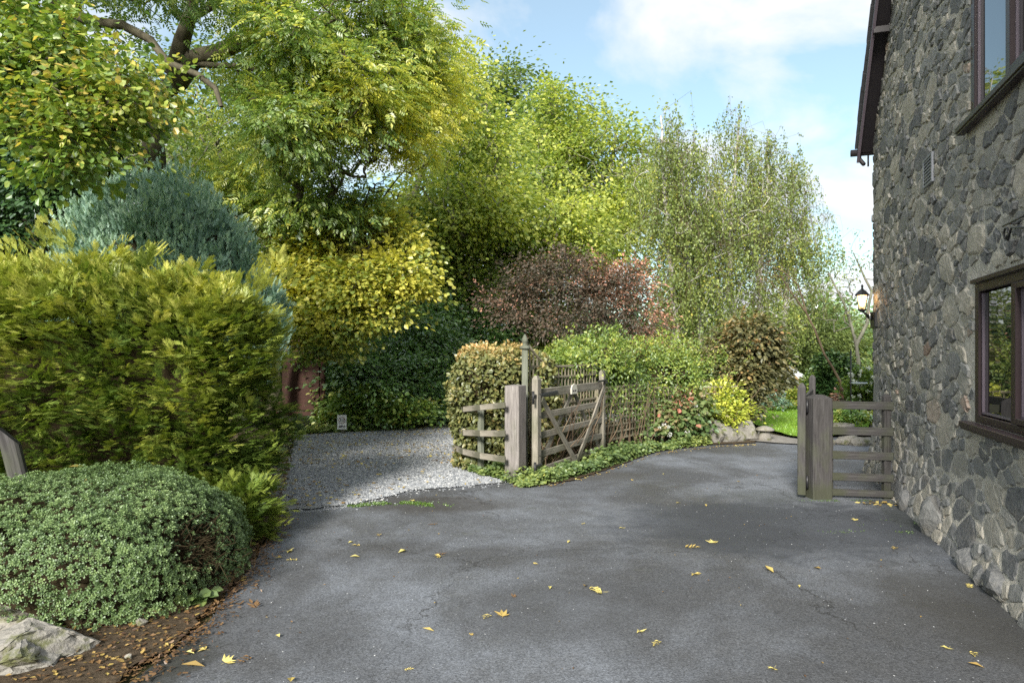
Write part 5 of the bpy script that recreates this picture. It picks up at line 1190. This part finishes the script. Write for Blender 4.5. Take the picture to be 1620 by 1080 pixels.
bg('tall dark green tree top beyond the yellow ash', (-.5, 28, 0), [([(-.5, 28, 0), (-.6, 28, 6), tuple(W(790, 150, 28))], .28, .09)],
   [blob(760, 160, 50, 60, 28, 1.4), blob(790, 130, 40, 45, 28, 1.3), blob(845, 180, 65, 55, 28, 1.6), blob(740, 260, 80, 90, 28, 1.8), blob(830, 270, 90, 70, 28, 2)], 400, 60, .7, .16, 'mid', 103, (.38, .15, .1))
bg('broad yellow-green tree left of the birches with bare upper twigs', (3.2, 24, 0), [([(3.2, 24, 0), (3.1, 24, 3.5), tuple(W(925, 300, 24)), tuple(W(905, 200, 24))], .25, .06), ([tuple(W(925, 320, 24)), tuple(W(965, 260, 24)), tuple(W(975, 210, 24))], .12, .05)],
   [blob(890, 200, 62, 60, 24, 1.6), blob(950, 240, 75, 70, 24, 1.6), blob(905, 290, 95, 70, 23.5, 1.8, t=.06), blob(990, 310, 60, 65, 23.5, 1.4, t=.04), blob(960, 370, 70, 50, 23.2, 1.4), blob(1015, 270, 25, 50, 24, .9), blob(860, 155, 25, 25, 24, .7, t=-.15)], 620, 60, .6, .14, 'ash_far', 104, (.44, .15, .1))
bg('grey-green open tree crown behind the blue conifer', (-6.5, 19, 0), [([(-6.5, 19, 0), (-6.6, 19, 4), tuple(W(330, 200, 19))], .2, .08)],
   [blob(330, 270, 90, 90, 19, 1.8), blob(230, 230, 90, 70, 19.5, 1.6), blob(440, 270, 80, 110, 19.5, 1.7), blob(380, 120, 90, 70, 19, 1.6, t=-.1), blob(180, 140, 110, 80, 20, 1.8, t=-.1)], 420, 48, .6, .13, 'mid', 105, (.40, .16, .1))
bg('dark green tree filling the gap above the laurel bank', (-3.4, 21, 0), [([(-3.4, 21, 0), (-3.4, 21, 4)], .2, .1)],
   [blob(640, 470, 100, 60, 20.5, 1.6), blob(740, 480, 90, 80, 21, 1.6), blob(530, 420, 60, 60, 21, 1.6), blob(830, 520, 90, 60, 21, 1.5), blob(450, 440, 80, 90, 20.5, 1.5)], 560, 62, .6, .15, 'mid', 106, (.55, .16, .1))
bg('distant dark tree at the far left behind the ivy', (-15, 22, 0), [([(-15, 22, 0), (-15, 22, 5)], .25, .1)],
   [blob(60, 300, 130, 70, 22, 1.8), blob(150, 420, 140, 70, 21, 1.8), blob(40, 130, 100, 60, 23, 1.8)], 260, 50, .65, .15, 'mid', 107, (.25, .14, .1))
bg('airy mid green tree filling the space between the two ash trunks', (-6.0, 15.5, 0), [([(-6.0, 15.5, 0), (-6.0, 15.5, 3.5), tuple(W(330, 180, 15.5))], .16, .06)],
   [blob(300, 210, 70, 60, 15.5, 1.2), blob(390, 230, 70, 60, 15.5, 1.2), blob(240, 300, 80, 50, 15.8, 1.2, t=-.1), blob(350, 320, 90, 60, 15.6, 1.2, t=-.05), blob(440, 290, 60, 80, 15.6, 1.2), blob(200, 210, 60, 50, 15.8, 1.1, t=-.1), blob(440, 400, 60, 50, 15.6, 1.0, t=-.05)], 420, 52, .42, .085, 'ash_far', 108, (.34, .14, .1))
bg('light yellow-green tree behind the gap over the yellow hazel', (-1.9, 18.8, 0), [([(-1.9, 18.8, 0), (-1.9, 18.8, 3), tuple(W(690, 380, 18.8))], .14, .05)],
   [blob(690, 400, 50, 50, 18.8, 1.2), blob(730, 350, 50, 50, 19, 1.2, t=.05), blob(650, 330, 36, 26, 19, .9, t=.1), blob(700, 470, 55, 45, 18.8, 1.1, t=-.15), blob(770, 450, 45, 40, 18.8, 1, t=-.1)], 260, 56, .5, .11, 'ash_far', 109, (.44, .14, .1))
# ---- smoke bush and its red neighbour
sb = [blob(840, 455, 42, 30, 15.2, .8), blob(900, 440, 50, 34, 14.8, .8), blob(945, 470, 60, 45, 14.6, .8), blob(800, 490, 36, 26, 15, .6), blob(880, 500, 80, 34, 14.9, .8), blob(850, 415, 24, 18, 15, .4), blob(905, 408, 26, 16, 14.9, .4), blob(960, 520, 45, 22, 14.7, .6), blob(775, 470, 16, 12, 15, .3)]
bush('smoke_bush', 'large dark purple-brown bush above the climbers', 'bush', (1.2, 15.2, 0), sb, 340, 46, .34, T_oval(.26), .065, 'purple', 111, tint=(.33, .15, .12), upn=.5, gap=(1.6, -.75), shoots=260)
sb = [blob(990, 455, 40, 35, 14.9, .6, t=.1), blob(1010, 505, 38, 38, 14.7, .6), blob(965, 440, 45, 28, 15, .6), blob(985, 530, 40, 22, 14.8, .5, t=-.1)]
bush('red_acer', 'salmon-red leaved shrub at the right shoulder of the purple bush', 'bush', (2.6, 15.2, 0), sb, 170, 40, .28, T_oval(.22), .07, 'purple', 112, tint=(.72, .2, .14), gap=(1.8, -.7), shoots=120)
# ---- birches
bt = [(1058, 1030, 170, 18.6), (1110, 1075, 210, 19.4), (1150, 1165, 172, 20.4), (1200, 1210, 205, 21.2), (1236, 1250, 235, 21.8), (1080, 1120, 260, 22.2)]
birch_lab = ['leftmost slender birch with a clean white trunk', 'second birch from the left with a kinked white trunk', 'tallest middle birch rising behind the dark magnolia', 'birch right of the tallest one with weeping twigs', 'rightmost birch leaning its drooping crown to the right', 'thin birch standing behind the left pair']
for i, (bx_, tx_, ty_, Y) in enumerate(bt):
    base = W(bx_+6, 700, Y); base.z = 0; r = np.random.default_rng(120+i)
    topp = W(tx_ if i else 1052, ty_+14, Y); pts_ = [tuple(base)]
    for k in range(1, 7):
        f = k/6; q = base.lerp(topp, f); pts_.append((q.x+math.sin(f*5+i)*.12, q.y, q.z))
    xs = (topp.x-base.x); bl = []
    for f, rw in ((.97, .42), (.88, .80), (.75, 1.12), (.61, 1.22), (.46, 1.05), (.33, .75)):
        q = base.lerp(topp, f); bl.append((np.array((q.x+(.35 if i == 4 else .1)*(1-abs(f-.5)), q.y, q.z)), np.array((rw*1.05, rw, .75)), (1.0 if f > .5 else .7), {'t': .0}))
    tree('birch_tree', birch_lab[i], 'tree', base, [(pts_, .135, .025)], bl, 185, 90, .50, T_rhomb(.36), .072, 'birch', 130+i, 'birches beyond the trellis', (.50, .13, .10), rtip=.0055, barkmat='birchbark', shell=.6, upn=.2, wob=.06, rmax=.03, weep=(6, .4, 1.25), gap=(1.3, -.6))
# ---- magnolia, hydrangea, choisya
mb = [blob(1185, 535, 36, 32, 13.9, .6), blob(1172, 590, 34, 40, 13.7, .55), blob(1180, 635, 18, 30, 13.6, .3), blob(1208, 570, 22, 34, 14, .4), blob(1150, 560, 20, 34, 13.9, .4)]
bush('magnolia_shrub', 'tall dark bronze-green rounded shrub at the end of the trellis', 'shrub', (4.9, 14.0, 0), mb, 300, 40, .22, T_oval(.3), .095, 'magnolia', 141, tint=(.55, .18, .12), stems=.05, droop=.5)
hb2 = [blob(1075, 655, 38, 28, 12.4, .4), blob(1060, 675, 30, 22, 12.2, .35), blob(1095, 640, 28, 20, 12.5, .35), blob(1105, 680, 20, 18, 12.4, .3)]
bush('hydrangea', 'reddening hydrangea with pale fading flower heads below the trellis', 'shrub', (3.0, 12.35, 0), hb2, 120, 22, .17, T_oval(.45), .085, 'hydrangea', 142, tint=(.42, .22, .12), droop=.6, tfun=lambda p, t_, r: t_+.15*np.clip((p[:, 2]-.5)/.3, -1, 1))
r = np.random.default_rng(6)
for i in range(14):
    bb = hb2[i % 3]; q = bb[0]+nrm(np.array([r.normal(), -1.4, r.normal()*.8]))*bb[1]*1.03
    k = 34; d = nrm(r.normal(size=(k, 3))); fl = scatter('flower_head', T_rhomb(.45), q+d*.035*np.array([1, 1, .7]), r.normal(size=(k, 3)), d, np.full(k, .026), r.uniform(.2, 1, k), M['white_flower' if i % 3 else 'hydrangea'], bpy.data.objects['hydrangea'])
cb2 = [blob(1140, 625, 26, 22, 12.9, .35), blob(1160, 655, 24, 20, 12.8, .3), blob(1125, 650, 18, 22, 12.8, .3), blob(1140, 675, 20, 14, 12.75, .25)]
bush('choisya_bush', 'bright yellow-leaved bush between hydrangea and dark shrub', 'shrub', (3.95, 13.0, 0), cb2, 110, 26, .16, T_oval(.26), .075, 'choisya', 143, tint=(.58, .2, .12), droop=.0)
# ---- garden beyond
def shrub(lab, px, py, rpx, rpy, Y, mat, seed, n=60, m=32, size=.08, tint=(.45, .16, .12), T=None, name='garden_shrub', cat='shrub', **k):
    b_ = [blob(px, py, rpx*.8, rpy*.8, Y, rpx/F*Y*.8)]; c = b_[0][0]
    return bush(name, lab, cat, (c[0], c[1], 0), b_, n, m, max(.10, rpx/F*Y*.3), T or T_oval(.36), size, mat, seed, 'shrubs in the garden beyond the lawn', tint, **k)
shrub('rounded blue-green dwarf conifer at the lawn edge', 1222, 640, 22, 18, 18.5, 'blue', 151, 50, 40, .09, T=T_rhomb(.2))
shrub('orange-leaved shrub left of the small greenhouse', 1240, 612, 18, 14, 20, 'hydrangea', 152, 40, 30, .09, (.8, .15, .1))
shrub('yellow-green shrub below the greenhouse', 1262, 632, 18, 20, 19, 'climber', 153, 50, 30, .08, (.7, .12, .1))
shrub('dark pillar shrub standing before the greenhouse', 1247, 603, 9, 22, 19.4, 'magnolia', 154, 40, 36, .07)
shrub('mixed green shrub behind the lawn right of the greenhouse', 1285, 610, 26, 24, 21, 'climber', 155, 70, 30, .09, (.45, .15, .1))
shrub('pale silver shrub at the far corner of the lawn', 1238, 645, 12, 14, 18.2, 'blue', 156, 30, 30, .07, (.75, .15, .1), T=T_rhomb(.2))
shrub('dark green evergreen arch behind the gate post', 1318, 580, 26, 26, 17.5, 'ivy', 157, 110, 50, .08, (.6, .15, .1))
shrub('dark green left leg of the evergreen arch', 1303, 610, 9, 32, 17.3, 'ivy', 158, 60, 40, .08, (.55, .15, .1))
shrub('white-flowered rose bush against the house corner', 1368, 620, 24, 46, 15.2, 'climber', 159, 130, 34, .07, (.3, .15, .1))
shrub('low dark green bush seen through the upper rails', 1342, 664, 30, 17, 14.2, 'dark', 160, 90, 36, .07, (.75, .15, .1))
shrub('reddish shrub behind the rails', 1338, 632, 18, 12, 16.4, 'purple', 161, 50, 30, .07, (.55, .15, .1))
shrub('yellow-green clump by the wall beyond the rails', 1376, 668, 13, 18, 14.4, 'climber', 162, 50, 30, .07, (.7, .15, .1))
shrub('light green bush behind the evergreen arch', 1345, 596, 22, 30, 18.5, 'mid', 163, 80, 34, .08, (.7, .15, .1))
r = np.random.default_rng(9)
for i in range(26):
    q = np.array(W(1342+r.uniform(0, 40), 580+r.uniform(0, 80), 14.9+r.uniform(-.1, .3))); k = 22; d = nrm(r.normal(size=(k, 3)))
    scatter('flower', T_rhomb(.45), q+d*.028, r.normal(size=(k, 3)), d, np.full(k, .035), r.uniform(.5, 1, k), M['white_flower'], bpy.data.objects[[o.name for o in bpy.data.objects if o.get('label', '').startswith('white-flowered')][0]])
# bare cherry with long reddish trunk, and the open tree by the house corner
def bare(name, lab, base, paths, targets, seed, mat='twig', leaf=None):
    r = np.random.default_rng(seed); root = empty(name, base, lab, 'tree'); T_ = []
    for (px, py, Y, sp, n) in targets:
        for k in range(n): T_.append(np.array(W(px+r.normal(0, sp), py+r.normal(0, sp*.7), Y+r.normal(0, .3))))
    EB, E = grow(paths, T_, .0042, r, .35, .45, .18, .02)
    V, Fa = tubes(EB, 7); link('trunk', mesh_np('trunk', V, Fa, smooth=True), M[mat], root); V, Fa = tubes(E, 4); tag(link('branches', mesh_np('branches', V, Fa, smooth=True), M[mat], root), kind='stuff')
    if leaf:
        A = np.array(T_); pos = (A[:, None]+r.normal(0, .12, (len(A), leaf[2], 3))).reshape(-1, 3)
        scatter('crown', T_rhomb(.3), pos, r.normal(size=pos.shape)-np.array([0, 0, .7]), r.normal(size=pos.shape), leaf[1]*r.uniform(.6, 1.2, len(pos)), r.uniform(.1, .8, len(pos)), M[leaf[0]], root)
    return root
bare('cherry_tree', 'nearly bare young tree with long reddish leaning trunk beside the lawn', (W(1332, 640, 16.5).x, 16.5, 0),
     [([(W(1334, 640, 16.5).x, 16.5, 0), tuple(W(1330, 605, 16.5)), tuple(W(1305, 560, 16.5)), tuple(W(1288, 520, 16.5)), tuple(W(1276, 495, 16.5)), tuple(W(1262, 450, 16.4)), tuple(W(1240, 430, 16.3)), tuple(W(1208, 416, 16.2))], .038, .010),
      ([tuple(W(1276, 495, 16.5)), tuple(W(1255, 468, 16.4)), tuple(W(1236, 438, 16.3)), tuple(W(1215, 432, 16.2))], .022, .008)], [(1225, 435, 16.2, 22, 26), (1250, 450, 16.3, 20, 14)], 171, 'twig', ('purple', .05, 4))
bare('open_tree', 'thin-branched tree with few leaves left of the lantern', (W(1357, 640, 18).x, 18, 0),
     [([(W(1357, 640, 18).x, 18, 0), tuple(W(1357, 570, 18)), tuple(W(1352, 520, 18)), tuple(W(1335, 480, 18)), tuple(W(1310, 430, 18))], .07, .02), ([tuple(W(1355, 545, 18)), tuple(W(1372, 510, 18)), tuple(W(1378, 460, 18)), tuple(W(1350, 400, 18))], .05, .015)],
     [(1330, 440, 18, 28, 60), (1360, 410, 18, 26, 45), (1350, 500, 18, 24, 40), (1320, 480, 18, 26, 30)], 172, 'bark_grey', ('birch', .075, 3))
# far woodland and hedges closing the view
def wood_mass(name, lab, blobs, n, m, cr, size, mat, seed, tint):
    cs, pos, dirs, bid, cid, outs = crown_points(blobs, n, m, cr, seed, .6, .5); r = np.random.default_rng(seed)
    k = pos[:, 2] > 0; up = np.tile([0, 0, .8], (len(pos), 1))+r.normal(0, .5, pos.shape)+outs*.4
    tt = tint+r.normal(0, .15, len(cs))[cid]+r.normal(0, .1, len(pos))
    return tag(scatter(name, T_rhomb(.32), pos[k], dirs[k]-np.array([0, 0, .3]), up[k], size*r.uniform(.7, 1.3, k.sum()), tt[k], M[mat], kind='stuff'), lab, 'woodland')
wood_mass('woodland', 'dark green far woodland closing the view behind the birches', [blob(1030, 540, 90, 70, 31, 2.5), blob(1150, 545, 90, 60, 32, 2.5), blob(1260, 540, 70, 50, 31, 2.2), blob(1340, 540, 70, 48, 33, 2.2), blob(900, 540, 90, 80, 30, 2.5), blob(1420, 540, 80, 50, 33, 2.5), blob(1290, 520, 40, 60, 30, 1.6)], 700, 34, .9, .28, 'dark', 181, .55)
wood_mass('woodland', 'far woodland behind the gravel yard at the left', [blob(760, 530, 110, 90, 34, 2.5), blob(560, 520, 140, 110, 34, 3), blob(330, 480, 160, 130, 34, 3), blob(90, 470, 160, 130, 32, 3), blob(-140, 430, 160, 150, 32, 3)], 640, 34, 1.1, .32, 'mid', 182, .3)
bush('conifer_hedge', 'olive green conifer between the birches and the house', 'conifer', (11.5, 25, 0), [blob(1300, 520, 38, 55, 25, 1.3), blob(1335, 545, 40, 40, 26, 1.2), blob(1270, 550, 35, 45, 25, 1.2)], 260, 50, .5, T_rhomb(.2), .15, 'birch', 183, tint=(.3, .12, .1))
# greenhouse
gh = empty('greenhouse', W(1250, 640, 22), 'small white glass-roofed greenhouse beyond the lawn', 'greenhouse'); a = W(1224, 600, 22); b = W(1272, 600, 22); rz = EYE-(580-560)/F*22; ez = EYE-(602-560)/F*22
dpt = 1.6; mx_ = W(1240, 600, 22).x
def quad(name, P_, mat, parent, th=.02):
    n_ = (P_[1]-P_[0]).cross(P_[2]-P_[0]).normalized()*th; V = P_+[p+n_ for p in P_]
    return link(name, mesh_py(name, V, [(3, 2, 1, 0), (4, 5, 6, 7)]+[(i, (i+1) % 4, 4+(i+1) % 4, 4+i) for i in range(4)]), mat, parent)
e0, e1, r0, r1 = Vector((a.x, 21.4, ez)), Vector((b.x, 21.4, ez)), Vector((a.x+.12, 22.1, rz)), Vector((b.x-.42, 22.1, rz))
for k in range(5): quad('roof_pane', [e0.lerp(e1, k/5+.01), e0.lerp(e1, (k+1)/5-.01), r0.lerp(r1, (k+1)/5-.01), r0.lerp(r1, k/5+.01)], M['metal_white'], gh)
quad('side_pane', [Vector((a.x+.03, 21.5, 0)), Vector((b.x-.03, 21.5, 0)), Vector((b.x-.03, 21.5, ez-.02)), Vector((a.x+.03, 21.5, ez-.02))], M['ghglass'], gh)
quad('end_pane', [Vector((b.x-.02, 21.52, 0)), Vector((b.x-.02, 22.8, 0)), Vector((b.x-.02, 22.8, ez)), Vector((b.x-.02, 21.52, ez))], M['ghglass'], gh)
tube_path('glazing_bar', [e1, r1], .03, M['metal_white'], gh, 5); tube_path('eaves_bar', [e0, e1], .03, M['metal_white'], gh, 5); tube_path('ridge_bar', [r0, r1], .03, M['metal_white'], gh, 5)
# bird feeder pole
fpn = empty('feeder_pole', W(1346, 690, 14), 'thin dark bird feeder pole with pale tray beyond the rails', 'bird feeder'); q = W(1346, 690, 14)
tube_path('pole', [(q.x, 14, 0), (q.x, 14, W(0, 552, 14).z)], .013, M['iron'], fpn, 6); z_ = W(0, 608, 14).z
lathe('tray', [(.10, 0), (.16, .02), (.17, .04), (.15, .045)], (q.x+.16, 14, z_), M['ghglass'], fpn, 12); tube_path('arm', [(q.x, 14, z_+.16), (q.x+.16, 14, z_+.16), (q.x+.16, 14, z_)], .006, M['iron'], fpn, 5)

# ---- fallen leaves
r = np.random.default_rng(77)
def leaf_mesh(kind, rr):
    V, Fc = [], []
    def rh(x, y, a, L, w, z0, c):
        k = len(V); ca, sa = math.cos(a), math.sin(a)
        for l, s, z in ((0, 0, z0), (L*.45, w, z0+c), (L, 0, z0+rr.uniform(0, .02)), (L*.45, -w, z0+c)): V.append((x+ca*l-sa*s, y+sa*l+ca*s, max(.002, z)))
        Fc.append((k, k+1, k+2, k+3))
    if kind == 0:
        rh(-.04, 0, rr.uniform(-.2, .2), .085, .02, .004, rr.uniform(.0, .02))
    elif kind == 1:
        for k in range(5): rh(0, 0, -1.1+k*.55+rr.uniform(-.15, .15), rr.uniform(.045, .075), .012, .004, rr.uniform(0, .012))
        rh(0, 0, 3.14, .05, .0015, .004, 0)
    else:
        for k in range(3):
            for s in (-1, 1): rh(.03*k, 0, s*.9, .045, .010, .004, rr.uniform(0, .015))
        rh(.08, 0, .1, .05, .011, .004, .01); rh(0, 0, 0, .09, .0015, .004, 0)
    return V, Fc
rr = random.Random(5); lm = []
for i in range(12):
    V, Fc = leaf_mesh(i % 3, rr); lm.append(mesh_py('fallen_leaf', V, Fc, False, (.75, .95, .85, .55, .9, .7, 1, .8, .35, .9, .65, .85)[i]))
    lm[-1].materials.append(M['litter'])
spots = [(1218, 903, 1.3), (952, 937, 1.2), (938, 930, 1.), (925, 928, .8), (1130, 859, 1.1), (1084, 865, 1), (637, 873, 1.2), (697, 880, 1), (690, 877, .7), (562, 882, 1), (795, 976, 1.2), (775, 973, .7), (678, 998, .9), (1012, 998, .7), (1043, 1015, .7),
         (1292, 901, 1), (1356, 823, .9), (1417, 866, .8), (870, 930, .7), (1098, 908, .9), (405, 962, 1.1), (438, 1008, .8), (378, 918, 1.1), (388, 912, .8), (440, 884, .9), (455, 872, 1.), (470, 886, .7), (307, 1057, 1.4), (356, 1049, 1.1), (262, 1020, 1.1), (300, 1033, .8), (325, 1028, .7),
         (395, 1040, .8), (1548, 905, .8), (1573, 911, .7), (1535, 930, .7), (460, 1078, 1), (1500, 1025, .6), (1540, 1032, .6), (1545, 1055, .9), (1224, 1057, .6), (600, 845, .7), (555, 858, .7), (565, 862, .7), (680, 830, .6), (900, 858, .7), (1170, 762, .6), (1075, 795, .7), (1117, 800, .7), (985, 835, .6), (926, 828, .5), (710, 770, .8), (655, 792, .8), (1000, 760, .5), (1050, 750, .5), (845, 892, .5), (815, 945, .5), (1265, 928, .5), (745, 1005, .4), (640, 1060, .4)]
for i, (px, py, s_) in enumerate(spots):
    p = G(px, py, .002); o = bpy.data.objects.new('fallen_leaf', lm[i % 12]); C.objects.link(o); o.location = p; o.rotation_euler = (0, 0, rr.uniform(0, 6.28)); o.scale = (s_*.95,)*3
    shp = ('narrow single', 'star-shaped', 'feathered compound')[(i % 12) % 3]
    lm_ = [((822, 765), 'near the left gate post'), ((1300, 790), 'near the right gate post'), ((470, 811), 'by the gravel corner'), ((1218, 903), 'in the middle right of the drive'), ((945, 935), 'in the middle of the near drive'), ((690, 880), 'on the drive left of centre'),
           ((390, 915), 'beside the clipped mound'), ((320, 1050), 'near the boulder at the bed corner'), ((1540, 910), 'at the foot of the stone wall under the window'), ((1520, 1050), 'on the near drive in the bottom right corner'), ((790, 975), 'on the near drive just left of centre'), ((1030, 1000), 'on the near drive right of centre'), ((1100, 790), 'on the far drive between the gates'), ((590, 850), 'on the drive below the gravel edge')]
    pl_ = min(lm_, key=lambda q: (q[0][0]-px)**2+((q[0][1]-py)*2)**2)[1]; sz_ = 'large' if s_ > 1.05 else ('small' if s_ < .75 else 'medium')
    tag(o, f'{sz_} {shp} autumn leaf lying {pl_}', 'leaf', 'fallen leaves scattered on the tarmac')
def litter(name, lab, poly, n, size, z, seed, dens=None, lo=.3, hi=1):
    r = np.random.default_rng(seed); pl = np.array(poly); a, b = pl.min(0), pl.max(0); P = r.uniform(a, b, (n*4, 2)); P = P[inpoly(P, poly)]
    if dens is not None: P = P[r.uniform(size=len(P)) < dens(P)]
    P = P[:n]; k = len(P); an = r.uniform(0, 6.28, k)
    return tag(scatter(name, T_rhomb(.28), np.c_[P, np.full(k, z)+r.uniform(0, .01, k)], np.c_[np.cos(an), np.sin(an), r.normal(0, .15, k)], np.tile([0, 0, 1.], (k, 1))+r.normal(0, .25, (k, 3)), size*r.uniform(.5, 1.3, k), r.uniform(lo, hi, k), M['litter'], kind='stuff'), lab, 'leaf litter')
litter('leaf_litter', 'yellow and brown leaves scattered over the gravel yard', gravel, 4200, .055, .024, 1, lambda P: np.clip(.25+.5*vn(np.c_[P, np.zeros(len(P))], 2.2, 5)+.25*(P[:, 1]-10)/4, .04, 1), .3)
litter('leaf_litter', 'brown and orange leaf litter on the left bed', bedL[2:10]+[(-3.2, 6.5), (-3.6, 3.2)], 6500, .034, .022, 2, None, .0, .62)
strip = [G(812, 766), G(880, 764), G(962, 745), G(1042, 716), G(1125, 706), G(1195, 702)]
strip = xy(*strip)+xy(*[Vector((v.x-.05, v.y-.22, 0)) for v in strip[::-1]])
litter('leaf_litter', 'leaves gathered along the tarmac below gate and trellis', strip, 1600, .042, .004, 3, None, .2, 1)
litter('leaf_crumbs', 'tiny brown leaf crumbs blown over the tarmac', drive, 900, .018, .002, 21, lambda P: np.clip(.3+.6*vn(np.c_[P, np.zeros(len(P))], 1.7, 9), .03, 1), 0, .7)
litter('leaf_litter', 'leaves and twigs gathered at the foot of the rails by the wall', [(3.75, 7.15), (4.2, 7.2), (4.25, 7.45), (3.7, 7.42)], 40, .06, .003, 4, None, .3, 1)
hl = [(148, 828, 4.05, .65), ]
for i, (px, py, Y, s_) in enumerate(((148, 826, 4.62, 1.1), (168, 790, 4.9, 1.0), (205, 862, 4.35, .8), (125, 745, 5.1, 1.2), (140, 772, 5.0, 1.1))):
    o = bpy.data.objects.new('fallen_leaf', lm[(i*4) % 12]); C.objects.link(o); p = W(px, py, Y); o.location = p+Vector((0, -.03, .03)); o.rotation_euler = (.6, .2, rr.uniform(0, 6)); o.scale = (s_*.9,)*3
    tag(o, ('brown leaf caught low on the front of the clipped mound', 'pale leaf caught at the middle of the clipped mound', 'small leaf caught on the right face of the clipped mound', 'orange leaf lying on the very top of the clipped mound', 'reddish leaf just below the top of the clipped mound')[i], 'leaf', 'leaves caught on the clipped mound')
